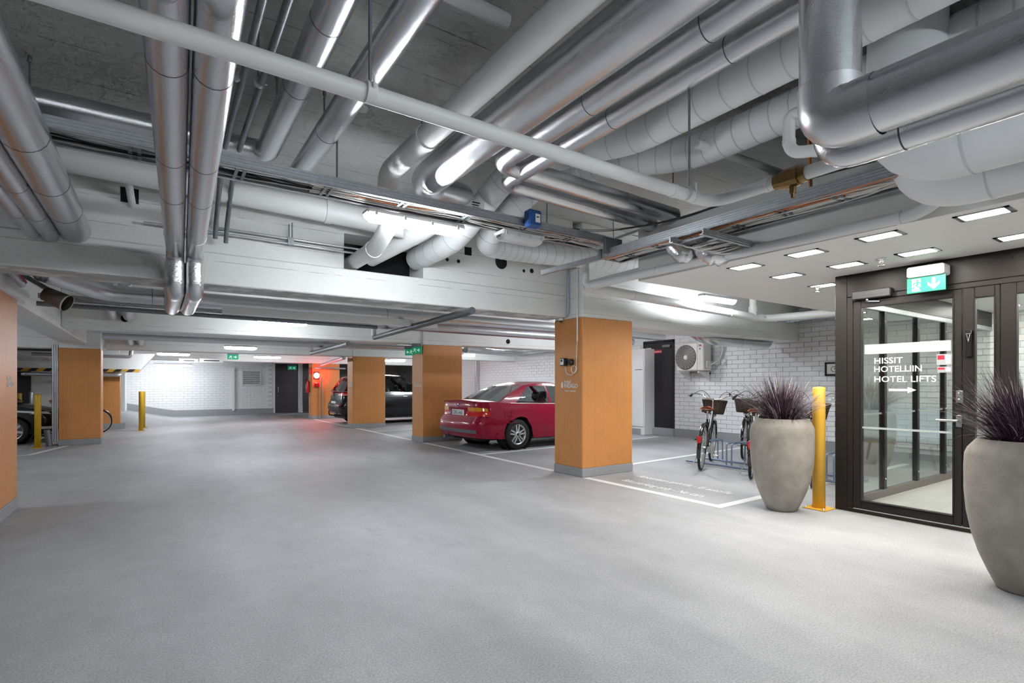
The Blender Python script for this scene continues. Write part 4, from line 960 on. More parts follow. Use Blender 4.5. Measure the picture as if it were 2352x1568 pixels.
def bicycle(basket=True):
    o = empty('bicycle', (0, 0, 0))
    wheel_parts('rear_wheel', o, 0); wheel_parts('front_wheel', o, 1.10)
    rf = fender(o, 0, 20, 200); fender(o, 1.10, 10, 150)
    q = MB(); q.box((-.40, -.022, .44), (-.372, .022, .53)); q.cbox((-.405, -.03, .46), (-.38, .03, .535), .006); q.build('rear_light', 'reflector', rf)
    q = MB()
    bb = (.46, 0, .29); st = (.30, 0, .74); hd1, hd0 = (.83, 0, .88), (.90, 0, .66)
    q.tube([bb, st], .016, 10); q.tube(fillet([(.86, 0, .76), (.62, 0, .38), bb], .15, 6), .019, 10); q.tube(fillet([(.84, 0, .83), (.58, 0, .52), (.40, 0, .46)], .15, 6), .015, 10)
    q.tube([hd0, hd1], .02, 10)
    for s in (-1, 1):
        q.tube([(bb[0], s*.03, bb[2]), (0, s*.055, .335)], .010, 8); q.tube([(st[0], s*.02, st[2]-.06), (0, s*.055, .335)], .009, 8)
    q.build('frame', 'black_gloss', o)
    q = MB()
    for s in (-1, 1): q.tube(fillet([(.895, s*.035, .68), (.95, s*.05, .60), (1.10, s*.055, .335)], .06, 4), .012, 8)
    q.tube([(.895, -.045, .68), (.895, .045, .68)], .014, 8); q.build('fork', 'black_gloss', o)
    q = MB(); q.tube([st, (.27, 0, .86)], .013, 10); q.build('seat_post', 'chrome', o)
    q = MB(); vs, fs = [], []
    prof = [(-.13, .085), (-.10, .105), (-.03, .10), (.03, .06), (.09, .032), (.14, .024), (.155, .012)]
    for x, w_ in prof:
        for k in range(9):
            a = math.pi*k/8; vs.append((.26+x, w_*math.cos(a), .885+.035*math.sin(a)*(1.2 if x < 0 else .9)+(.012 if x > .09 else 0)))
    for i in range(len(prof)-1):
        for k in range(8): fs.append((i*9+k, i*9+k+1, (i+1)*9+k+1, (i+1)*9+k))
    fs += [tuple(range(9)), tuple(range(len(vs)-9, len(vs)))[::-1]]; fs += [(i*9, (i+1)*9, (i+1)*9+8, i*9+8) for i in range(len(prof)-1)]
    q.add(vs, fs, True); sd = q.build('saddle', 'saddle', o)
    q = MB()
    for s in (-1, 1):
        for j in range(2): q.lathe([(.018, .84), (.014, .855), (.018, .87), (.014, .882)], (.15+.02, s*.055, 0), 10)
    q.build('saddle_springs', 'chrome', sd)
    q = MB(); q.tube([hd1, (.80, 0, 1.0), (.80, 0, 1.02)], .012, 10); q.tube([(.785, 0, 1.0), (.86, 0, 1.02)], .014, 10)
    for s in (-1, 1): q.tube(fillet([(.86, 0, 1.02), (.88, s*.10, 1.025), (.90, s*.22, 1.09), (.74, s*.30, 1.09), (.62, s*.31, 1.06)], .09, 6), .0105, 10)
    hb = q.build('handlebar', 'chrome', o)
    for s in (-1, 1):
        q = MB(); q.tube([(.70, s*.305, 1.08), (.60, s*.312, 1.055)], .017, 10); q.build('grip', 'rubber', hb)
        q = MB(); q.tube([(.76, s*.29, 1.085), (.64, s*.36, 1.05)], .006, 6); q.build('brake_lever', 'chrome', hb)
        q = MB(); q.tube(fillet([(.75, s*.29, 1.09), (.88, s*.18, 1.17), (.98, s*.04, 1.02), (.93, s*.04, .75)], .12, 5), .004, 6); q.build('brake_cable', 'rubber', hb)
    q = MB(); q.lathe([(0, 0), (.026, 0), (.026, .018), (.012, .03), (0, .032)], (.80, .15, 1.075), 12); q.build('bell', 'chrome', hb)
    # crank, pedals, chain case
    q = MB(); q.lathe([(0, -.05), (.085, -.05), (.09, -.045), (.085, -.04), (0, -.04)], bb, 24, 'y'); q.build('chain_ring', 'chrome', o)
    q = MB(); q.cbox((-.03, -.055, .25), (.52, -.035, .33), .012); q.build('chain_case', 'black_gloss', o)
    for s, dx, dz in ((-1, .12, -.12), (1, -.12, .12)):
        q = MB(); q.tube([(bb[0], s*.05, bb[2]), (bb[0]+dx, s*.07, bb[2]+dz)], .009, 8); cr = q.build('crank', 'chrome', o)
        q = MB(); q.cbox((bb[0]+dx-.045, s*.08, bb[2]+dz-.012), (bb[0]+dx+.045, s*.08+s*.085, bb[2]+dz+.012), .006); q.build('pedal', 'chrome' if s < 0 else 'black_plastic', cr)
    q = MB(); q.tube([(.32, .05, .30), (.20, .16, .015)], .008, 8); q.build('kickstand', 'steel', o)
    q = MB(); q.lathe([(0, -.02), (.035, -.02), (.04, .0), (.03, .035), (0, .045)], (1.03, 0, .76), 14, 'x'); q.build('head_light', 'chrome', o)
    if basket:
        q = MB(); n = 28; vs, fs = [], []
        def oval(t, a, b, z, e=2.6):
            c, s = math.cos(t), math.sin(t); return (1.02+a*abs(c)**(2/e)*(1 if c > 0 else -1), b*abs(s)**(2/e)*(1 if s > 0 else -1), z)
        rows = [(.095, .145, .78), (.105, .155, .84), (.115, .17, .93), (.125, .19, 1.0), (.117, .182, 1.0), (.107, .162, .93), (.09, .14, .79)]
        for a, b, z in rows:
            for i in range(n): vs.append(oval(2*math.pi*i/n, a, b, z))
        for j in range(len(rows)-1):
            for i in range(n): fs.append((j*n+i, j*n+(i+1) % n, (j+1)*n+(i+1) % n, (j+1)*n+i))
        fs.append(tuple(range(n))[::-1]); fs.append(tuple(range(len(vs)-n, len(vs))))
        q.add(vs, fs, True); bk = q.build('basket', 'wicker', o)
        q = MB(); q.tube([oval(2*math.pi*i/n, .123, .188, 1.0) for i in range(n+1)], .009, 6, False); q.build('basket_rim', 'wicker', bk)
        q = MB()
        for i in range(0, n, 1): q.tube([oval(2*math.pi*i/n, .098, .148, .79), oval(2*math.pi*i/n, .118, .173, .93), oval(2*math.pi*i/n, .127, .192, .995)], .0045, 4, False)
        q.build('basket_ribs', 'wicker', bk)
    return o
bike = bicycle()
for i, (x, y, a, lab) in enumerate(((6.98, 5.12, 28, 'black bicycle with basket nearest to the black door, rear wheel forward'), (6.93, 4.26, 27, 'black bicycle left of the planter, rear wheel forward'),
        (6.99, 3.46, 28, 'black bicycle hidden behind planter and yellow post'), (9.72, 6.02, 207, 'black bicycle facing the viewer with its basket between the others'))):
    b = bike if i == 0 else copy_tree(bike)
    b.location = (x, y, 0); b.scale = (1.06, 1.06, 1.06); b.rotation_euler = (R(4 if i < 3 else -3) if i != 1 else R(3), 0, R(a)); tag(b, lab, 'bicycle', 'bicycles in the rack')
b5 = bicycle(False); b5.location = (-2.45, 18.0, 0); b5.rotation_euler = (0, 0, R(4)); tag(b5, 'bicycle without basket half hidden behind the wide left column', 'bicycle')
# rack
o = thing('bicycle_rack', (7.75, 4.6, 0), 'blue grey steel rack holding the bicycles', 'bicycle rack')
for x in (7.45, 7.95): q = MB(); q.tube([(x, 3.2, .04), (x, 5.75, .04)], .020, 10); q.build('floor_rail', 'rack_blue', o)
for k in range(5):
    y = 3.40+.50*k
    q = MB(); q.tube(fillet([(7.45, y, .04), (7.45, y, .40), (7.95, y+.0, .40), (7.95, y, .04)], .05, 4), .012, 8); q.build('hoop', 'rack_blue', o)
    q = MB(); q.tube(fillet([(7.45, y+.09, .04), (7.45, y+.09, .40), (7.95, y+.09, .40), (7.95, y+.09, .04)], .05, 4), .012, 8); q.build('hoop', 'rack_blue', o)

# ------------------------------------------------------------------ cars
def lerp_tab(tab, x):
    if x <= tab[0][0]: return tab[0][1]
    for (a, va), (b, vb) in zip(tab, tab[1:]):
        if x <= b:
            t = (x-a)/(b-a); return va+(vb-va)*t
    return tab[-1][1]
class Car:
    """x from the tail (0) to the nose (L), y to the left, z up"""
    def __init__(s, **k): s.__dict__.update(k)
    def plan(s, c, z):
        """point of the outline at height z; c in 0..1 runs tail centre -> corner -> flank -> corner -> nose centre"""
        xr, xf = lerp_tab(s.tail, z), lerp_tab(s.nose, z); W = s.W*lerp_tab(s.tumble, z)
        rc = s.rc; seg = [.10, .18, .82, .90]
        if c < seg[0]:
            t = c/seg[0]; y = t*(W-rc); x = xr+.05*(y/W)**2
        elif c < seg[1]:
            t = (c-seg[0])/(seg[1]-seg[0])*math.pi/2; x0 = xr+.05*((W-rc)/W)**2; x = x0+rc*(1-math.cos(t)); y = (W-rc)+rc*math.sin(t)
        elif c <= seg[2]:
            t = (c-seg[1])/(seg[2]-seg[1]); x0 = xr+.05*((W-rc)/W)**2+rc; x1 = xf-.10*((W-rc)/W)**2-rc; x = x0+(x1-x0)*t; y = W
        elif c <= seg[3]:
            t = (c-seg[2])/(seg[3]-seg[2])*math.pi/2; x1 = xf-.10*((W-rc)/W)**2; x = x1-rc*(1-math.sin(t)); y = (W-rc)+rc*math.cos(t)
        else:
            t = (c-seg[3])/(1-seg[3]); y = (1-t)*(W-rc); x = xf-.10*(y/W)**2
        y *= lerp_tab(s.width, x)
        return x, y
    def low(s, x):
        z = lerp_tab(s.sill, x)
        for xc in (s.xr, s.xf):
            d = s.ra**2-(x-xc)**2
            if d > 0: z = max(z, s.rw+math.sqrt(d)-.005)
        return z
    def cols(s):
        cs = [i*.1/4 for i in range(4)]+[.10+.08*i/6 for i in range(6)]
        n = 90; cs += [.18+.64*i/n for i in range(n)]
        cs += [.82+.08*i/6 for i in range(6)]+[.90+.1*i/4 for i in range(5)]
        return cs
    def pt(s, c, t, side, off=0.):
        x, y = s.plan(c, .5); zl = s.low(x); zt = lerp_tab(s.belt, x); z = zl+(zt-zl)*t
        x, y = s.plan(c, z)
        if off:
            e = 1e-3; x1, y1 = s.plan(max(0, c-e), z); x2, y2 = s.plan(min(1, c+e), z); d = V((x2-x1, y2-y1, 0)).normalized(); x -= d.y*off if True else 0; y += d.x*off
        return (x, side*y, z)
    def patch(s, c0, c1, z0, z1, side=1, off=.004, nc=10, nz=4, f=None):
        """piece of the skin between heights z0 and z1"""
        q = MB(); vs, fs = [], []
        for j in range(nz+1):
            for i in range(nc+1):
                c = c0+(c1-c0)*i/nc; a = z0(c) if callable(z0) else z0; b = z1(c) if callable(z1) else z1; z = a+(b-a)*j/nz
                x, y = s.plan(c, z); e = 1e-3; x1, y1 = s.plan(max(0, c-e), z); x2, y2 = s.plan(min(1, c+e), z); d = V((x2-x1, y2-y1, 0)).normalized()
                vs.append((x-d.y*off, side*(y+d.x*off), z))
        for j in range(nz):
            for i in range(nc): fs.append((j*(nc+1)+i, j*(nc+1)+i+1, (j+1)*(nc+1)+i+1, (j+1)*(nc+1)+i))
        return q.add(vs, fs, True)
    def body(s, root, paint):
        cs = s.cols(); T = [0, .06, .16, .3, .45, .6, .75, .88, .96, 1.0]; nT = len(T); nC = len(cs); q = MB()
        for side in (1, -1):
            vs = [s.pt(c, t, side) for t in T for c in cs]
            fs = [(j*nC+i, j*nC+i+1, (j+1)*nC+i+1, (j+1)*nC+i) for j in range(nT-1) for i in range(nC-1)]
            q.add(vs, fs, True)
        # deck: bonnet, shoulders, boot lid
        K = [1, .97, .9, .7, .4, 0, -.4, -.7, -.9, -.97, -1]; vs = []
        for c in cs:
            x, y, z = s.pt(c, 1.0, 1)
            for k in K: vs.append((x, y*k, z+(s.crown*(1-k*k)*min(1, y/(s.W*.6)))))
        nK = len(K); fs = [(i*nK+j, i*nK+j+1, (i+1)*nK+j+1, (i+1)*nK+j) for i in range(nC-1) for j in range(nK-1)]
        q.add(vs, fs, True); b = q.build('body_shell', paint, root)
        q = MB(); q.box((.25, -s.W*.72, .20), (s.L-.3, s.W*.72, .42)); q.box((s.xr+s.ra, -s.W*.93, .20), (s.xf-s.ra, s.W*.93, .45)); q.build('underbody', 'rubber', root)
        for xc in (s.xr, s.xf):
            for side in (1, -1):
                q = MB(); q.lathe([(s.ra, side*s.W*.965), (s.ra, side*(s.W*.97-.27)), (.05, side*(s.W*.97-.27))], (xc, 0, s.rw), 28, 'y'); q.build('wheel_well', 'rubber', root)
        return b
    def glasshouse(s, root, paint):
        """s-lines run slanted from belt to roof; cells are glass or painted"""
        def P(u, t, side):
            xb = s.gb[0]+(s.gb[1]-s.gb[0])*u; xt = s.gt[0]+(s.gt[1]-s.gt[0])*u
            zb = lerp_tab(s.belt, xb)-.01; zt = lerp_tab(s.roof, xt)
            bow = .06*math.sin(math.pi*t)*(s.bow if (u < .02 or u > .98) else 0)
            x = xb+(xt-xb)*t; z = zb+(zt-zb)*(t+.06*math.sin(math.pi*t))
            yb = s.W*lerp_tab(s.width, xb)*lerp_tab(s.tumble, zb)*.985; yt = s.wt*s.W
            y = yb+(yt-yb)*(t**1.25)
            return V((x, side*y, z))
        U = [0]+[u for u in s.us]+[1]; TT = [0, .04, .30, .60, .86, .93, 1]
        roofq = MB(); glasses = []
        for side in (1, -1):
            for i in range(len(U)-1):
                for j in range(len(TT)-1):
                    gl = s.glass[i] and 1 <= j <= 3
                    sub = 3; 
                    vs = [P(U[i]+(U[i+1]-U[i])*a/sub, TT[j]+(TT[j+1]-TT[j])*b/sub, side) for b in range(sub+1) for a in range(sub+1)]
                    fs = [(b*(sub+1)+a, b*(sub+1)+a+1, (b+1)*(sub+1)+a+1, (b+1)*(sub+1)+a) for b in range(sub) for a in range(sub)]
                    if gl:
                        key = (side, s.glass[i]); 
                        g = next((g for k, g in glasses if k == key), None)
                        if g is None: g = MB(); glasses.append((key, g))
                        g.add(vs, fs, True)
                    else: roofq.add(vs, fs, True)
        for (side, k), g in glasses: g.build('side_window', 'car_glass', root)
        # end screens
        for u, nm in ((0, 'rear_window'), (1, 'windscreen')):
            Kx = [-1, -.92, -.5, 0, .5, .92, 1]; Ts = [0, .06, .35, .65, .90, 1]; g = MB()
            def E(k, t):
                p = P(u, t, 1); d = (1 if u else -1)*s.screen_bulge*(1-k*k)*(1-.3*t); return V((p.x+d, p.y*k, p.z+.02*(1-k*k)*t))
            for a in range(6):
                for b in range(5):
                    vs = [E(Kx[a], Ts[b]), E(Kx[a+1], Ts[b]), E(Kx[a+1], Ts[b+1]), E(Kx[a], Ts[b+1])]
                    (g if (1 <= a <= 4 and 1 <= b <= 3) else roofq).add(vs, [(0, 1, 2, 3)], True)
            g.build(nm, 'car_glass', root)
        n = 14; K = [-1, -.95, -.8, -.5, 0, .5, .8, .95, 1]; vs = []
        for i in range(n+1):
            p = P(i/n, 1, 1); end = (-1 if i == 0 else 1 if i == n else 0)
            for k in K:
                e = s.screen_bulge*(1-k*k)*.7; fx = -e*max(0, 1-i/n*5)+e*max(0, 1-(n-i)/n*5)
                vs.append((p.x+fx, p.y*k, p.z+.045*(1-k**4)*min(1, (.35+min(i, n-i)/3))))
        nK = len(K); roofq.add(vs, [(i*nK+j, i*nK+j+1, (i+1)*nK+j+1, (i+1)*nK+j) for i in range(n) for j in range(nK-1)], True)
        roofq.build('roof_and_pillars', paint, root)
        s.P = P
    def trims(s, root, m='black_plastic'):
        for side in (1, -1):
            q = MB(); n = 20; q.tube([s.P(u/n, .02, side)+V((0, side*.004, 0)) for u in range(n+1)], .009, 6, False); q.build('belt_trim', m, root)
    def seats(s, root, xs, hz=.98):
        for x in xs:
            for y in (-.37, .37):
                q = MB(); q.obox((x, y, .62), (.13, .46, .58), Matrix.Rotation(R(-14), 3, 'Y')); q.cbox((x+.05, y-.23, .33), (x+.5, y+.23, .46), .04); st = q.build('seat', 'seat_dark', root)
                q = MB(); q.cbox((x-.13, y-.125, hz), (x-.03, y+.125, hz+.19), .05); q.build('headrest', 'seat_dark', st)
    def wheels(s, root, spokes=5, dbl=True, rim_m='alloy'):
        for nm, xc in (('rear_wheel', s.xr), ('front_wheel', s.xf)):
            for side in (1, -1):
                r, w_ = s.rw, .215; yo = side*(s.W*.985); yi = yo-side*w_
                q = MB(); y0, y1 = (min(yo, yi), max(yo, yi)); ri = r*.66
                q.lathe([(ri, y0), (r-.04, y0-.004), (r-.012, y0+.02), (r, y0+.05), (r, y1-.05), (r-.012, y1-.02), (r-.04, y1+.004), (ri, y1), (ri, y0)], (xc, 0, r), 40, 'y'); tq = q.build(nm, 'rubber', root)
                q = MB(); yf = yo-side*.012; ydeep = yo-side*.09
                q.lathe([(ri+.004, yf), (ri-.012, yf-side*.0), (ri-.03, ydeep), (ri-.03, ydeep-side*.06)], (xc, 0, r), 40, 'y'); q.build('rim', rim_m, tq)
                q = MB(); q.lathe([(0, ydeep-side*.03), (ri-.02, ydeep-side*.03)], (xc, 0, r), 24, 'y'); q.build('brake_disc', 'galv_dark', tq)
                q = MB()
                for k in range(spokes):
                    a0 = 2*math.pi*k/spokes+math.pi/2
                    for da in ((-.17, .17) if dbl else (0,)):
                        c0 = V((xc+.05*math.cos(a0+da*2.2), yf-side*.012, r+.05*math.sin(a0+da*2.2))); c1 = V((xc+(ri-.008)*math.cos(a0+da*1.15), yf-side*.004, r+(ri-.008)*math.sin(a0+da*1.15)))
                        d = (c1-c0).normalized(); n_ = V((0, side, 0)); t_ = d.cross(n_).normalized(); wa, wb = (.017, .012) if dbl else (.028, .022)
                        vs = [c0+t_*wa, c0-t_*wa, c1-t_*wb, c1+t_*wb]; vs += [v-n_*.03 for v in vs]; q.add(vs, [(0,1,2,3),(7,6,5,4),(0,4,5,1),(1,5,6,2),(2,6,7,3),(3,7,4,0)])
                q.lathe([(0, yf-side*.0), (.03, yf), (.062, yf-side*.01), (.066, yf-side*.04)], (xc, 0, r), 24, 'y'); q.build('spokes', rim_m, tq)
                q = MB(); q.lathe([(0, yf+side*.003), (.028, yf+side*.002), (.03, yf-side*.006)], (xc, 0, r), 20, 'y'); q.build('hub_cap', 'black_plastic', tq)
def car_text(name, s, size, p, rot, m, root, th=.001, width=None, bold=0):
    o = text(name, s, size, p, rot, m, root, th, 'CENTER', bold=bold)
    if width: fit_text(o, width)
    return o
ROT_T = (R(90), 0, R(-90))     # local: lettering on the tail
# ---- red coupe
co = Car(L=4.49, W=.872, rc=.26, crown=.035, xr=1.04, xf=3.765, rw=.312, ra=.365, bow=1, screen_bulge=.10, wt=.64,
    tail=[(.20, .16), (.30, .06), (.40, .015), (.56, .0), (.60, .035), (.63, .10), (.75, .12), (.92, .11), (.97, .14), (1.1, .16)],
    nose=[(.20, 4.30), (.35, 4.44), (.5, 4.49), (.62, 4.44), (.75, 4.28), (1.0, 4.2)],
    tumble=[(.15, .93), (.28, .965), (.45, 1.0), (.62, 1.0), (.80, .975), (.92, .935), (1.1, .90)],
    width=[(0, .97), (.9, 1.0), (3.6, 1.0), (4.2, .96), (4.49, .93)],
    sill=[(0, .27), (.6, .23), (1.5, .22), (3.2, .22), (4.0, .22), (4.49, .24)],
    belt=[(0, .985), (.12, .985), (.35, .985), (.62, .965), (1.0, .945), (2.2, .915), (3.0, .905), (3.25, .895), (3.6, .84), (4.1, .74), (4.3, .66), (4.49, .58)],
    roof=[(1.0, 1.20), (1.35, 1.315), (1.75, 1.355), (2.2, 1.352), (2.55, 1.30), (3.0, 1.2)],
    gb=(.60, 3.10), gt=(1.38, 2.42), us=[.16, .27, .52, .545, .93], glass=[None, 'q', 'q', None, 'd', None])
rc_ = empty('red_coupe', (5.05, 9.66, 0), R(1.5), 'dark red two-door coupe parked behind the nearest orange column', 'car')
co.body(rc_, 'red_paint'); co.glasshouse(rc_, 'red_paint'); co.trims(rc_, 'alloy'); co.seats(rc_, (1.95, 2.75)); co.wheels(rc_)
for side in (1, -1):
    q = co.patch(.062, .172, .70, .795, side, .006); q.build('tail_light', 'taillight', rc_, label='red lower tail light')
    q = co.patch(.070, .166, .797, lambda c: .875-.6*max(0, c-.13), side, .006); q.build('tail_light', 'amber', rc_, label='amber upper tail light')
    q = co.patch(.262, .282, .60, .61, side, .004); q.build('side_seam', 'red_paint', rc_)
    q = MB(); y = side*(co.W*.995+.02); q.tube(fillet([(2.0, y-side*.03, .80), (2.02, y, .80), (2.17, y, .805), (2.19, y-side*.03, .805)], .02, 4), .012, 8); q.build('door_handle', 'red_paint', rc_)
    q = MB(); q.tube([co.pt(.18+.64*t, z_, side, .001) for t, z_ in ((.385, .02), (.38, .3), (.372, .6), (.368, .99))], .004, 5); q.build('door_gap', 'seam', rc_)
    q = MB(); q.obox((2.95, side*.93, .97), (.10, .19, .11), Matrix.Rotation(0, 3, 'Z')); q.build('door_mirror', 'red_paint', rc_)
    q = co.patch(.17, .30, .553, .568, side, .006, 12, 1); q.build('bumper_crease', 'red_paint', rc_)
    q = MB(); q.tube([co.pt(.18+.64*t/12, .70, side, .004) for t in range(5, 9)], .006, 6); q.build('side_moulding', 'red_paint', rc_)
    q = co.patch(0, .135, .365, .435, side, .004, 10, 2); q.build('bumper_insert', 'galv_dark', rc_)
q = co.patch(.235, .262, .70, .80, -1, .003, 6, 3); q.build('fuel_flap', 'red_paint', rc_)
q = MB(); pts = [co.patch(.2345, .2625, .695, .805, -1, .0035, 6, 3).v[i] for i in (0, 6, 27, 21, 0)]; q.tube(pts, .0025, 4, False); q.build('flap_gap', 'seam', rc_)
xt = co.plan(0, .76)[0]
q = MB(); q.cbox((xt-.004, -.31, .685), (xt+.03, .31, .84), .01); q.build('plate_recess', 'red_paint', rc_)
q = MB(); q.cbox((xt-.016, -.26, .705), (xt-.004, .26, .817), .003); lp_ = q.build('licence_plate', 'plate', rc_)
q = MB(); q.box((xt-.0175, .215, .707), (xt-.016, .258, .815)); q.build('plate_strip', 'plate_blue', lp_)
car_text('plate_text', 'OBG-665', .115, (xt-.0172, -.015, .722), ROT_T, 'plate_ink', lp_, .0006, .40, .008)
q = MB(); q.lathe([(0, -.006), (.038, -.006), (.04, 0)], (co.plan(0, .90)[0]-.002, 0, .905), 24, 'x'); em = q.build('emblem', 'chrome', rc_)
q = MB(); q.lathe([(0, -.0075), (.026, -.0075), (.027, -.006)], (co.plan(0, .90)[0]-.002, 0, .905), 20, 'x'); q.build('emblem_disc', 'plate_blue', em)
car_text('model_lettering', 'Ci', .05, (xt-.006, -.42, .74), ROT_T, 'chrome', rc_, .002)
q = MB(); q.cbox((xt-.012, -.33, .838), (xt+.01, .33, .86), .005); q.build('boot_strip', 'red_paint', rc_)
q = MB(); q.cbox((co.plan(0, .98)[0]-.015, -.60, .975), (co.plan(0, .98)[0]+.06, .60, .992), .006); q.build('boot_lip', 'red_paint', rc_)
q = MB(); q.tube([(.02, .42, .24), (.3, .42, .24)], .035, 14); q.build('exhaust', 'galv_dark', rc_)
q = MB(); q.tube([(2.62, .37, .86), (2.70, .37, .80)], .012, 6); vs = [V((2.62, .37, .90))+V((.045*math.sin(a)*-.5, .18*math.cos(a), .16*math.sin(a))) for a in [i*2*math.pi/20 for i in range(21)]]; q.tube(vs, .014, 6, False); q.build('steering_wheel', 'seat_dark', rc_)
# ---- black sport utility car
su = Car(L=4.45, W=.925, rc=.28, crown=.03, xr=.98, xf=3.62, rw=.35, ra=.405, bow=1, screen_bulge=.10, wt=.66,
    tail=[(.25, .20), (.40, .06), (.55, .0), (.68, .02), (.75, .09), (1.05, .13), (1.2, .2)],
    nose=[(.25, 4.25), (.45, 4.40), (.65, 4.45), (.85, 4.38), (1.0, 4.25), (1.2, 4.2)],
    tumble=[(.2, .95), (.45, 1.0), (.75, 1.0), (.95, .97), (1.1, .93)], width=[(0, .95), (.8, 1.0), (3.6, 1.0), (4.45, .93)],
    sill=[(0, .34), (1.0, .28), (3.5, .28), (4.45, .28)],
    belt=[(0, 1.10), (.3, 1.10), (1.0, 1.085), (2.2, 1.05), (3.1, 1.02), (3.4, 1.0), (4.0, .95), (4.3, .86), (4.45, .76)],
    roof=[(.3, 1.55), (.7, 1.62), (1.4, 1.655), (2.2, 1.63), (2.7, 1.55), (3.3, 1.3)],
    gb=(.16, 3.05), gt=(.50, 2.25), us=[.10, .24, .27, .52, .545, .93], glass=[None, 'a', None, 'b', None, 'c', None])
sv = empty('black_sport_utility', (4.9, 18.15, 0), R(0), 'black sport utility car parked behind the third orange column', 'car')
su.body(sv, 'black_paint'); su.glasshouse(sv, 'black_paint'); su.trims(sv, 'alloy'); su.seats(sv, (1.5, 2.5), 1.12); su.wheels(sv, 5, False)
for side in (1, -1):
    su.patch(.05, .225, lambda c: .97+.3*max(0, c-.17), lambda c: 1.07+.25*max(0, c-.18), side, .006).build('tail_light', 'taillight', sv)
    su.patch(.07, .15, lambda c: .985, lambda c: 1.005, side, .009).build('light_strip', 'lens', sv)
    su.patch(.04, .13, .64, .665, side, .006).build('reflector', 'taillight', sv)
    su.patch(0, .20, .36, .60, side, .004, 10, 3).build('bumper_cladding', 'black_plastic', sv)
    q = MB(); y = side*(su.W+.015); q.tube([(2.15, y, .93), (2.32, y, .935)], .012, 8); q.build('door_handle', 'chrome', sv)
    q = MB(); q.tube([su.pt(.18+.64*t, z_, side, .001) for t, z_ in ((.42, .02), (.41, .5), (.40, .99))], .004, 5); q.build('door_gap', 'seam', sv)
    q = MB(); q.obox((2.78, side*1.0, 1.10), (.12, .22, .15), Matrix.Rotation(0, 3, 'Z')); q.build('door_mirror', 'black_paint', sv)
xt = su.plan(0, .72)[0]
q = MB(); q.cbox((xt-.02, -.26, .66), (xt+.02, .26, .77), .003); lp_ = q.build('licence_plate', 'plate', sv)
q = MB(); q.tube(fillet([(.3, 0, .30), (-.02, 0, .30), (-.10, 0, .33), (-.10, 0, .43)], .06, 5), .022, 10); q.lathe([(0, .05), (.02, .045), (.027, .025), (.02, .0)], (-.10, 0, .42), 12); q.build('tow_bar', 'black_plastic', sv)
q = MB(); q.tube([(2.8, .37, 1.02)]*1+[(2.9, .37, .95)], .012, 6); vs = [V((2.78, .37, 1.05))+V((.05*math.sin(a)*-.5, .18*math.cos(a), .17*math.sin(a))) for a in [i*2*math.pi/20 for i in range(21)]]; q.tube(vs, .014, 6, False); q.build('steering_wheel', 'seat_dark', sv)
# ---- black hatchback, nose towards the aisle
hb_ = Car(L=4.05, W=.86, rc=.30, crown=.04, xr=.62, xf=3.12, rw=.305, ra=.36, bow=1, screen_bulge=.12, wt=.66,
    tail=[(.2, .10), (.5, .0), (.9, .08), (1.1, .12)],
    nose=[(.18, 3.86), (.30, 3.98), (.45, 4.05), (.58, 4.03), (.70, 3.92), (.80, 3.75), (1.0, 3.5)],
    tumble=[(.15, .94), (.45, 1.0), (.7, .99), (.9, .95), (1.1, .92)], width=[(0, .95), (.7, 1.0), (3.2, 1.0), (3.7, .95), (4.05, .88)],
    sill=[(0, .26), (1, .21), (3, .21), (4.05, .22)],
    belt=[(0, 1.02), (1.0, 1.0), (2.6, .95), (2.95, .96), (3.2, .92), (3.5, .86), (3.75, .79), (3.9, .72), (4.05, .60)],
    roof=[(.2, 1.40), (.8, 1.46), (1.6, 1.48), (2.2, 1.42), (2.8, 1.25)],
    gb=(.12, 3.05), gt=(.40, 2.05), us=[.10, .28, .31, .56, .585, .93], glass=[None, 'a', None, 'b', None, 'c', None])
hv = empty('black_hatchback', (-5.78, 16.55, 0), R(0), 'black hatchback in the left bay, nose behind the wide column', 'car')
hb_.body(hv, 'black_paint'); hb_.glasshouse(hv, 'black_paint'); hb_.trims(hv); hb_.seats(hv, (1.2, 2.1)); hb_.wheels(hv, 7, False)
for side in (1, -1):
    hb_.patch(.67, .85, lambda c: .735-.55*max(0, c-.72), lambda c: .79-.4*max(0, c-.68), side, .006).build('head_light', 'lens', hv)
    hb_.patch(.715, .75, lambda c: .745, lambda c: .775, side, .009).build('turn_signal', 'amber', hv)
    hb_.patch(.80, .86, .33, .39, side, .006).build('fog_light', 'lens', hv)
    hb_.patch(.84, .999, .235, .262, side, .012).build('chin_strip', 'alloy', hv)
    hb_.patch(.88, .999, .40, .52, side, .006).build('grille', 'grille', hv)

# ------------------------------------------------------------------ things on the right wall
def yw(px, X=XW):
    d = ray(px, HY); return X*d[1]/d[0]
XD = XW-.012
d0, d1 = yw(1551), yw(1480)
dr2 = thing('door_2', (XW, (d0+d1)/2, .19), 'black steel door beside the air conditioner', None, None, 'structure')
q = MB(); q.cbox((XW-.05, d0, .19), (XW-.01, d0+.05, 2.50), .004); q.cbox((XW-.05, d1-.05, .19), (XW-.01, d1, 2.50), .004); q.cbox((XW-.05, d0, 2.44), (XW-.01, d1, 2.50), .004); q.build('door_frame', 'black_plastic', dr2)
q = MB(); q.cbox((XW-.04, d0+.055, .20), (XW-.012, d1-.055, 2.435), .004); q.build('door_leaf', 'door_black', dr2)
q = MB(); yh = d1-.14; q.tube(fillet([(XW-.04, yh, 1.33), (XW-.085, yh, 1.33), (XW-.085, yh, 1.02), (XW-.04, yh, 1.02)], .02, 4), .011, 10); q.build('door_handle', 'steel', dr2)
q = MB(); q.lathe([(0, -.05), (.022, -.05), (.026, -.02), (.03, 0)], (XW-.04, yh, .90), 14, 'x'); q.build('lock', 'steel', dr2)
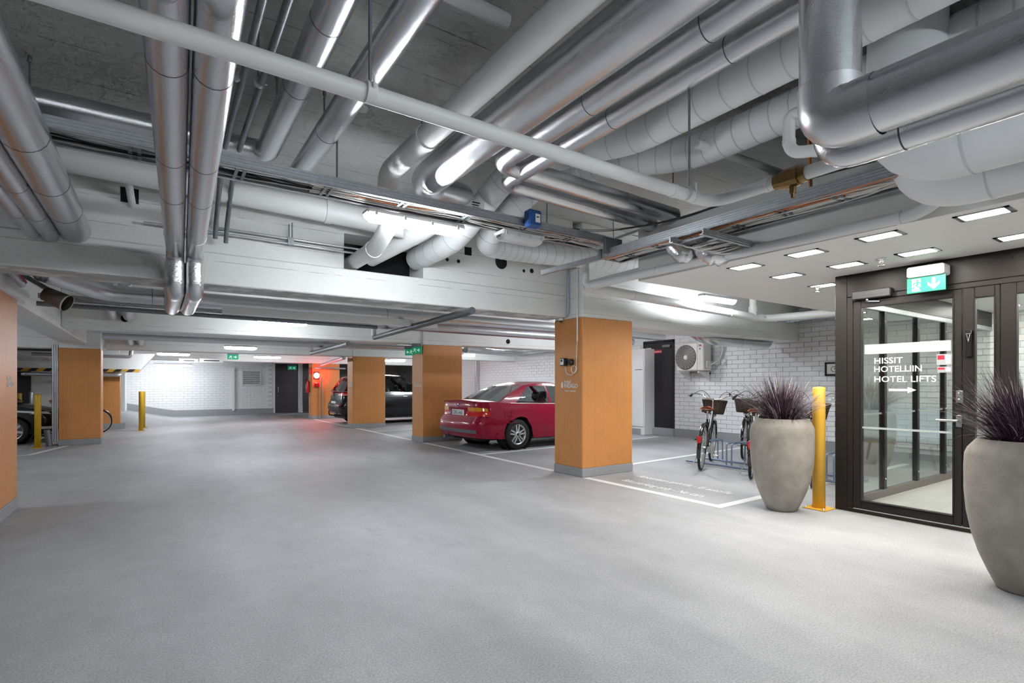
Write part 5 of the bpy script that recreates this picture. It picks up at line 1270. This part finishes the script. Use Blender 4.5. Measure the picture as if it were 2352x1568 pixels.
q = MB(); q.cbox((XW-.09, d0+.10, 2.30), (XW-.04, d0+.36, 2.37), .008); q.build('closer', 'galv_dark', dr2)
q = MB(); q.box((XW-.043, d0+.40, 2.16), (XW-.040, d1-.11, 2.25)); sg = q.build('red_sign', 'red_sign', dr2)
t_ = text('sign_text', 'SPRINKLERIKESKUS', .05, (XW-.0435, d1-.12, 2.185), ROT_X, 'lettering_white', sg, .0005, bold=.01); fit_text(t_, (d1-.12)-(d0+.41))
q = MB(); q.box((XW-.042, d1-.27, 2.29), (XW-.040, d1-.10, 2.315)); q.build('small_plate', 'sign_plain', dr2)
q = MB(); q.cbox((XW-.12, d0-.02, 0), (XW-.04, d1+.02, .19), .006); q.build('trim_3', 'plinth_paint', kind='structure')
# white cabinet
cx0 = FX(1480, 884, 10.62).y; cab = thing('metal_cabinet', (10.8, cx0+.35, 0), 'tall white metal cabinet left of the black door', 'cabinet')
q = MB(); q.cbox((10.62, cx0, .0), (11.03, cx0+.62, 2.28), .01); q.build('cabinet_body', 'white_plastic', cab)
q = MB(); q.cbox((10.600, cx0+.02, .22), (10.618, cx0+.60, 2.26), .006); dd = q.build('cabinet_door', 'white_plastic', cab)
q = MB(); q.box((10.5975, cx0+.06, 1.72), (10.6, cx0+.30, 1.735)); q.build('cabinet_print', 'ink', dd)
q = MB(); q.box((10.612, cx0+.12, .0), (10.619, cx0+.62, .16)); q.build('cabinet_plinth', 'plinth_paint', cab)
# air conditioner
XA = 10.62; ya, yb = yw(1553, XA), yw(1616, XA)
dz = lambda py, px=1590, X=XA: FX(px, py, X).z
zt, zb = dz(787, 1590), dz(851, 1590)
ac = thing('air_conditioner', (10.8, (ya+yb)/2, zb), 'white outdoor air conditioner unit on a wall bracket', 'air conditioner')
yl_, yr_ = ya, yb-.0
q = MB(); q.cbox((XA, yr_, zb), (XA+.30, yl_, zt), .02); q.build('casing', 'ac_white', ac)
fy = yl_-(yl_-yr_)*.36; fr_ = (zt-zb)*.44
q = MB(); q.lathe([(0, -.006), (fr_, -.006), (fr_*1.03, 0)], (XA, fy, (zt+zb)/2-.01), 36, 'x'); gq = q.build('fan_opening', 'grille', ac)
q = MB(); q.lathe([(0, -.02), (fr_*.18, -.02), (fr_*.2, -.008)], (XA, fy, (zt+zb)/2-.01), 20, 'x'); q.build('fan_hub', 'ac_white', gq)
q = MB()
for k in range(1, 8):
    r_ = fr_*(.2+.8*k/8); q.tube([(XA-.014, fy+r_*math.cos(t), (zt+zb)/2-.01+r_*math.sin(t)) for t in [i*2*math.pi/32 for i in range(33)]], .0025, 4, False)
for k in range(20):
    t = k*2*math.pi/20; q.tube([(XA-.012, fy+fr_*.2*math.cos(t), (zt+zb)/2-.01+fr_*.2*math.sin(t)), (XA-.012, fy+fr_*math.cos(t), (zt+zb)/2-.01+fr_*math.sin(t))], .002, 4, False)
q.build('fan_guard', 'ac_white', gq)
yd = fy-fr_*1.12
q = MB(); q.box((XA-.003, yd-.006, zb+.02), (XA, yd, zt-.02)); q.build('panel_gap', 'seam', ac)
t_ = text('brand_lettering', 'TOSHIBA', .07, (XA-.003, yd-.03, zt-.10), ROT_X, 'red_sign', ac, .0008, bold=.015); fit_text(t_, (yd-.03)-(yr_+.05))
q = MB(); q.box((XA-.002, yr_+.08, zt-.17), (XA, yd-.05, zt-.14)); q.build('print', 'plate_blue', ac)
q = MB()
for k in range(8): q.box((XA-.002, yr_+.09, zb+.08+.035*k), (XA, yd-.07, zb+.095+.035*k))
q.build('rating_label', 'sticker_grey', ac)
q = MB(); q.cbox((XA+.06, yr_-.05, zb+.06), (XA+.24, yr_, zb+.24), .02); q.build('pipe_cover', 'ac_white', ac)
br = thing('wall_bracket', (10.9, (ya+yb)/2, zb-.2), 'white steel bracket carrying the air conditioner', 'bracket')
for yy in (yl_-.12, yr_+.12):
    q = MB(); q.box((XA-.03, yy-.02, zb-.05), (XW-.01, yy+.02, zb-.02)); q.box((XW-.05, yy-.02, zb-.25), (XW-.01, yy+.02, zb+.25)); q.add([(XA, yy-.004, zb-.05), (XW-.02, yy-.004, zb-.24), (XW-.02, yy-.004, zb-.05), (XA, yy+.004, zb-.05), (XW-.02, yy+.004, zb-.24), (XW-.02, yy+.004, zb-.05)], [(0,1,2),(5,4,3),(0,3,4,1),(1,4,5,2),(2,5,3,0)]); q.build('bracket_arm', 'white_plastic', br)
q = MB(); q.box((XW-.05, yr_+.10, zb-.09), (XW-.02, yl_-.10, zb-.05)); q.build('cross_bar', 'white_plastic', br)
pipe('cooling_pipe', 'cream wrapped cooling line rising from the air conditioner', [(XA+.15, yr_-.04, zb+.12), (10.95, yr_-.18, zb+.22), (10.98, yr_-.26, zb+.42), (10.98, yr_-.26, zb+.75)], .022, 'ac_white', 'pipe', None, .08, seg=10)
sy = FX(1665, 832, XW).y; sz = FX(1665, 832, XW).z; o = thing('wall_socket', (XW, sy, sz), 'white socket box on the brick wall by the air conditioner', 'socket')
q = MB(); q.cbox((XW-.06, sy-.06, sz-.07), (XW-.02, sy+.06, sz+.07), .01); q.build('socket_box', 'white_plastic', o)
q = MB(); q.lathe([(0, -.03), (.035, -.03), (.042, 0)], (XW-.06, sy, sz-.01), 16, 'x'); q.build('rotary_switch', 'white_plastic', o)
# framed bicycle sign
p0 = FX(1897, 831, XW); p1 = FX(1935, 863, XW); o = thing('framed_sign', (XW, p0.y, p1.z), 'black framed white bicycle sign on the brick wall', 'sign')
z0, z1 = FX(1900, 863, XW).z, FX(1900, 832, XW).z; y1b, y0b = p0.y, p0.y-.62
q = MB()
for a, b_ in (((y0b, z0), (y1b, z0+.035)), ((y0b, z1-.035), (y1b, z1)), ((y0b, z0), (y0b+.035, z1)), ((y1b-.035, z0), (y1b, z1))): q.box((XW-.05, a[0], a[1]), (XW-.02, b_[0], b_[1]))
q.build('sign_frame', 'black_plastic', o)
q = MB(); q.box((XW-.035, y0b+.03, z0+.03), (XW-.025, y1b-.03, z1-.03)); q.build('sign_board', 'sign_plain', o)
q = MB(); zc = z0+.13
for yy in (y1b-.17, y1b-.36): q.tube([(XW-.037, yy+.055*math.cos(t), zc+.055*math.sin(t)) for t in [i*2*math.pi/20 for i in range(21)]], .005, 5, False)
q.tube([(XW-.037, y1b-.17, zc), (XW-.037, y1b-.22, zc+.09), (XW-.037, y1b-.33, zc+.09), (XW-.037, y1b-.26, zc), (XW-.037, y1b-.17, zc)], .005, 5, False); q.tube([(XW-.037, y1b-.36, zc), (XW-.037, y1b-.32, zc+.13)], .005, 5, False); q.build('bicycle_pictogram', 'ink', o)
t_ = text('sign_text', 'L', .10, (XW-.036, y1b-.30, z1-.16), ROT_X, 'ink', o, .0005)

# ------------------------------------------------------------------ on the nearest column and beam
o = thing('dome_camera', FY(1288, 733, 6.1), 'small white dome camera under the near beam', 'camera'); p_ = ORG[o.name]
q = MB(); q.lathe([(0, 2.32), (.042, 2.32), (.045, 2.295), (.035, 2.28), (0, 2.28)], (p_.x, p_.y, 0), 18); q.build('camera_base', 'white_plastic', o)
q = MB(); q.lathe([(.028, 2.28), (.026, 2.265), (.014, 2.253), (0, 2.25)], (p_.x, p_.y, 0), 16); q.build('camera_dome', 'black_gloss', o)
o = thing('motion_sensor', FY(1307, 733, 6.1), 'white motion sensor under the near beam by the column', 'sensor'); p_ = ORG[o.name]
q = MB(); q.lathe([(0, 2.32), (.058, 2.32), (.058, 2.25), (.03, 2.225), (.012, 2.222), (.012, 2.21), (0, 2.21)], (p_.x, p_.y, 0), 20); q.build('sensor_body', 'white_plastic', o)
XC = 5.025
pipe('conduit_tube', 'white conduit running down the aisle face of the nearest column', [(XC-.012, 5.75, 3.0), (XC-.012, 5.75, 1.95)], .012, 'pvc', 'conduit', CD, seg=8)
pipe('conduit_tube', 'grey conduit beside the white one at the beam end', [(XC-.03, 5.93, 3.1), (XC-.03, 5.93, 2.36), (XC-.06, 5.93, 2.31)], .014, 'galv', 'conduit', CD, .03, seg=8)
pv = FX(1300, 832, 5.03); o = thing('control_box', (XC, pv.y, pv.z), 'small grey control unit with coiled cable on the column', 'control unit')
q = MB(); q.cbox((XC-.07, pv.y-.045, pv.z-.05), (XC, pv.y+.05, pv.z+.06), .006); q.build('unit_body', 'black_plastic', o)
q = MB(); q.cbox((XC-.076, pv.y-.035, pv.z-.04), (XC-.07, pv.y+.04, pv.z+.05), .004); dq = q.build('unit_face', 'white_plastic', o)
q = MB(); q.box((XC-.078, pv.y-.015, pv.z+.005), (XC-.0755, pv.y+.025, pv.z+.04)); q.build('display', 'ink', dq)
q = MB(); q.lathe([(0, -.05), (.042, -.05), (.045, -.03), (.045, 0)], (XC, pv.y-.14, pv.z+.0), 18, 'x'); q.build('round_knob', 'black_plastic', o)
cy, cz = pv.y-.20, pv.z-.11
q = MB(); q.tube([(XC-.012-.004*k/20, cy+.055*math.cos(k*.62), cz+.055*math.sin(k*.62)) for k in range(34)], .006, 6, False)
q.tube(fillet([(XC-.012, pv.y, pv.z-.05), (XC-.012, pv.y-.02, pv.z-.17), (XC-.012, pv.y-.16, pv.z-.20), (XC-.012, cy-.05, cz)], .06, 5), .006, 6, False)
q.tube(fillet([(XC-.012, cy-.055, cz), (XC-.012, 5.77, pv.z+.05), (XC-.012, 5.75, 1.97)], .08, 5), .006, 6, False); q.build('coiled_cable', 'cable_white', o)

# ------------------------------------------------------------------ signs on the second column, things at the far end
def small_exit(label, c, w_, h_, rot, arrow=1):
    o = empty('exit_sign', c, rot, label, 'exit sign', 'green exit signs')
    q = MB(); q.cbox((-w_/2, -.01, 0), (w_/2, .01, h_), .003); q.build('sign_face', 'green_sign', o)
    q = MB(); q.cbox((-w_/2-.01, -.03, h_), (w_/2+.01, .03, h_+.07), .008); q.build('sign_housing', 'galv_dark', o)
    fm = Matrix.Translation((-w_/2, -.0115, 0)) @ Matrix.Rotation(R(90), 4, 'X')
    q = MB(); run_man(q, fm @ Matrix.Translation((w_*(.70 if arrow < 0 else .30), h_*.12, 0)), h_*.75, .001); q.build('pictogram_man', 'sign_white', o)
    s = arrow; ax = w_*(.70 if arrow > 0 else .30); q = MB(); q.prism([(ax+s*w_*.14, h_*.5), (ax+s*w_*.02, h_*.8), (ax+s*w_*.02, h_*.58), (ax-s*w_*.14, h_*.58), (ax-s*w_*.14, h_*.42), (ax+s*w_*.02, h_*.42), (ax+s*w_*.02, h_*.2)][::(1 if s > 0 else -1)], fm, .001); q.build('pictogram_arrow', 'sign_white', o)
    return o
small_exit('green exit sign on the second column pointing left', (4.93, 11.62, 2.02), .26, .15, R(-62), -1)
small_exit('green exit sign on the second column pointing right', (4.92, 11.18, 2.04), .26, .15, R(-62), 1)
q = MB(); q.tube([(4.98, 11.4, 2.26), (4.98, 11.4, 2.6)], .012, 8); q.build('hanging_rod', 'galv', None, 'thin stem above the two exit signs', 'rod')
p_ = FY(535, 820, 20.5); small_exit('small green exit sign hanging above the lane', (p_.x, 20.5, p_.z-.08), .34, .17, 0, 1)
p_ = FY(671, 845, 24.8); small_exit('dark green exit sign beside the far door', (p_.x, 24.8, p_.z-.08), .36, .17, 0, 1)
p_ = FY(673, 828, 24.0); o = thing('fire_sign', (p_.x, 24.0, p_.z), 'dark red fire sign above the far exit sign', 'sign')
q = MB(); q.cbox((p_.x-.12, 24.0, p_.z-.11), (p_.x+.12, 24.02, p_.z+.11), .003); q.build('sign_face', 'red_sign', o)
q = MB(); q.box((p_.x-.03, 23.997, p_.z-.07), (p_.x+.005, 23.999, p_.z+.07)); q.box((p_.x+.04, 23.997, p_.z-.07), (p_.x+.075, 23.999, p_.z+.03)); q.build('pictogram', 'sign_plain', o)
# far door in the brick wall
a, b_ = FY(631, 950, 26.0), FY(684, 950, 26.0); zt_ = FY(650, 835, 26.0).z
dr3 = thing('door_3', ((a.x+b_.x)/2, 26, 0), 'dark brown steel door in the far wall', None, None, 'structure')
q = MB(); q.cbox((a.x-.06, 25.90, .05), (a.x, 26.0, zt_+.06), .004); q.cbox((b_.x, 25.90, .05), (b_.x+.06, 26.0, zt_+.06), .004); q.cbox((a.x-.06, 25.90, zt_), (b_.x+.06, 26.0, zt_+.06), .004); q.build('door_frame', 'plaster', dr3)
q = MB(); q.cbox((a.x, 25.92, .06), (b_.x, 25.97, zt_), .004); q.build('door_leaf', 'door_brown', dr3)
q = MB(); q.tube(fillet([(a.x+.12, 25.92, 1.25), (a.x+.12, 25.84, 1.25), (a.x+.12, 25.84, .98), (a.x+.12, 25.92, .98)], .03, 4), .014, 8); q.build('door_handle', 'chrome', dr3)
q = MB(); q.lathe([(0, -.03), (.03, -.03), (.035, 0)], (a.x+.10, 25.92, .86), 12, 'y'); q.build('lock', 'chrome', dr3)
q = MB(); q.box((a.x-.9, 24.9, 0), (7.0, 26.0, .05)); q.build('trim_4', 'plinth_paint', kind='structure')
# wall section between door and column, narrow red door
q = MB(); q.box((b_.x+.06, 25.75, 0), (6.4, 26.0, 2.6)); q.build('wall_far_pier', 'plaster', kind='structure', label='white wall pier right of the far door')
p0, p1 = FY(697, 950, 25.6), FY(716, 950, 25.6); q = MB(); q.cbox((p0.x, 25.6, .05), (p1.x+.3, 25.74, 2.3), .006); o = q.build('door_4', 'door_brown', kind='structure', label='narrow dark door half hidden by the far orange column')
# louvre
p0, p1 = FY(555, 884, 26), FY(599, 851, 26); lv = thing('wall_louvre', (p0.x, 25.95, p0.z), 'white wall louvre left of the far door', 'louvre')
q = MB()
for s in ((p0.x, p0.x+.04), (p1.x-.04, p1.x)): q.box((s[0], 25.90, p0.z), (s[1], 25.97, p1.z))
q.box((p0.x, 25.90, p0.z), (p1.x, 25.97, p0.z+.03)); q.box((p0.x, 25.90, p1.z-.03), (p1.x, 25.97, p1.z)); q.build('louvre_frame', 'plaster', lv)
q = MB(); q.box((p0.x, 25.965, p0.z), (p1.x, 25.97, p1.z)); q.build('louvre_back', 'galv_dark', lv)
for k in range(8):
    zz = p0.z+.05+(p1.z-p0.z-.09)*k/7; q = MB(); q.obox(((p0.x+p1.x)/2, 25.925, zz), (p1.x-p0.x-.08, .05, .012), Matrix.Rotation(R(-40), 3, 'X')); q.build('slat', 'plaster', lv)
p0, p1 = FY(533, 945, 25.95), FY(541, 850, 25.95); q = MB(); q.cbox((p0.x, 25.88, .2), (p0.x+.10, 25.97, p1.z+.1), .006); q.build('wall_duct', 'plaster', None, 'white vertical duct strip on the far brick wall', 'duct')
# beacon, extinguisher, pipes on the farthest column
p_ = FY(728, 862, 21.2); o = thing('red_beacon', p_, 'glowing red beacon on the farthest orange column', 'beacon')
q = MB(); q.cbox((p_.x-.10, 21.25, p_.z-.14), (p_.x+.10, 21.3, p_.z+.14), .01); q.build('beacon_base', 'black_plastic', o)
q = MB(); q.lathe([(0, -.09), (.05, -.085), (.09, -.05), (.105, 0)], (p_.x, 21.25, p_.z), 22, 'y'); q.build('beacon_lens', 'beacon', o)
q = MB(); q.cbox((p_.x-.09, 21.2, p_.z-.46), (p_.x+.10, 21.3, p_.z-.28), .02); q.build('siren', 'red_can', o)
p_ = FX(708, 885, 4.93); ex = thing('fire_extinguisher', (4.9, p_.y, p_.z-.25), 'red fire extinguisher on the side of the farthest column', 'extinguisher')
py_ = 21.6; zc = 1.28
q = MB(); q.lathe([(0, zc-.26), (.07, zc-.26), (.078, zc-.24), (.078, zc+.14), (.06, zc+.20), (.02, zc+.22), (.02, zc+.25), (0, zc+.25)], (4.90, py_, 0), 18); q.build('cylinder', 'red_can', ex)
q = MB(); q.tube(fillet([(4.90, py_, zc+.25), (4.84, py_-.05, zc+.30), (4.80, py_-.04, zc+.05), (4.80, py_-.04, zc-.15)], .06, 5), .012, 8); q.build('hose', 'rubber', ex)
q = MB(); q.box((4.82, py_-.05, zc-.12), (4.825, py_+.05, zc+.08)); q.build('label_plate', 'sign_plain', ex)
q = MB(); q.cbox((4.93, 21.35, 1.75), (4.99, 21.55, 2.0), .01); q.build('alarm_box', 'red_can', None, 'red alarm box above the fire extinguisher', 'alarm box')
p_ = FY(738, 962, 21.2); pipe('drain_pipe', 'thin vertical pipe in front of the farthest orange column', [(p_.x, 21.2, .0), (p_.x, 21.2, 1.62)], .028, 'galv_dark', 'pipe', 'sloping drains', seg=10)
a, b_ = FY(725, 844, 21.1), FY(794, 846, 21.1); pipe('drain_pipe', 'thin horizontal bar beside the beacon', [(a.x, 21.15, a.z), (b_.x, 21.15, a.z-.02)], .03, 'galv', 'pipe', 'sloping drains', seg=10)
# pipes on the brick wall behind the coupe
p_ = FX(1094, 850, 10.9); pipe('drain_pipe', 'vertical grey pipe pair on the wall above the coupe boot', [(10.9, p_.y, 2.35), (10.9, p_.y, 1.0)], .05, 'galv', 'pipe', 'sloping drains', seg=12)
pipe('insulated_pipe', 'foil pipe rising along the wall above the red coupe', [(7.2, 13.0, 2.32), (9.6, 13.6, 2.28), (10.7, 11.9, 2.4)], .09, 'foil_smooth', 'pipe', INS, .3, seg=14)
# ---- ramp header with hazard stripes
YR = 19.2; p0, p1 = FY(45, 845, YR), FY(318, 853, YR); zl, zu = FY(180, 853, YR).z, FY(180, 818, YR).z
o = thing('ramp_header', (p0.x, YR, zl), 'white ramp edge beam with yellow and black hazard stripes', 'beam'); xr_ = p1.x
q = MB(); q.prism([(p0.x-2, zl), (xr_, zl), (xr_+.42, zu+.12), (p0.x-2, zu+.12)], Matrix.Translation((0, YR+.5, 0)) @ Matrix.Rotation(R(90), 4, 'X'), .5); q.build('header_body', 'plaster', o)
n = 30; st = (xr_-p0.x+2)/n
for k in range(n):
    x0 = p0.x-2+k*st; q = MB(); hgt = .085; sh = .09
    x1 = x0+st; q.prism([(x0, zl), (x1, zl), (min(x1+sh, xr_+.05), zl+hgt), (x0+sh, zl+hgt)], Matrix.Translation((0, YR-.001, 0)) @ Matrix.Rotation(R(90), 4, 'X'), .004); q.build('hazard_stripe', 'yellow' if k % 2 else 'ink', o)
pipe('insulated_pipe', 'foil pipe beneath the ramp header', [(-3.0, 18.9, 1.615), (FY(275, 855, 18.9).x, 18.9, 1.605), (FY(283, 855, 18.9).x, 19.2, 1.7)], .05, 'foil_smooth', 'pipe', INS, .08, seg=12)
pipe('insulated_pipe', 'foil pipe loop above the ramp header', [(-2.6, 17.6, 2.10), (FY(300, 820, 17.6).x, 17.6, 2.08), (FY(302, 812, 17.6).x, 17.6, 2.4)], .045, 'foil_smooth', 'pipe', INS, .08, seg=12)
for k in range(3):
    pipe('conduit_tube', ['left', 'middle', 'right'][k]+' grey conduit of three beside the wide left column', [(-1.875+.036*k, 15.0, .1), (-1.875+.036*k, 15.0, 2.2)], .018, 'galv', 'conduit', CD, seg=8)
# sheet coloured for the dark recess, sign boards and pillar items at far left
q = MB(); q.box((-8.0, 20.48, 0), (-3.05, 20.58, 1.95)); q.build('dark_recess_sheet', 'ink', None, 'flat dark sheet for the dark opening behind the black hatchback', 'dark_sheet')  # flat dark sheet, its colour stands for the dark depth of the opening
for px0, px1, yy, lab in ((411, 455, 19.0, 'white sign board under the lamp above the ramp, left one'), (458, 512, 19.0, 'white sign board under the lamp above the ramp, right one')):
    a, b_ = FY(px0, 832, yy), FY(px1, 824, yy); o = thing('sign_board', a, lab, 'sign'); q = MB(); q.cbox((a.x, yy, a.z), (b_.x, yy+.02, b_.z), .003); q.build('board', 'sign_plain', o)
    q = MB(); q.box((a.x+.12, yy-.003, (a.z+b_.z)/2-.015), (b_.x-.1, yy, (a.z+b_.z)/2+.015)); q.build('print', 'ink', o)
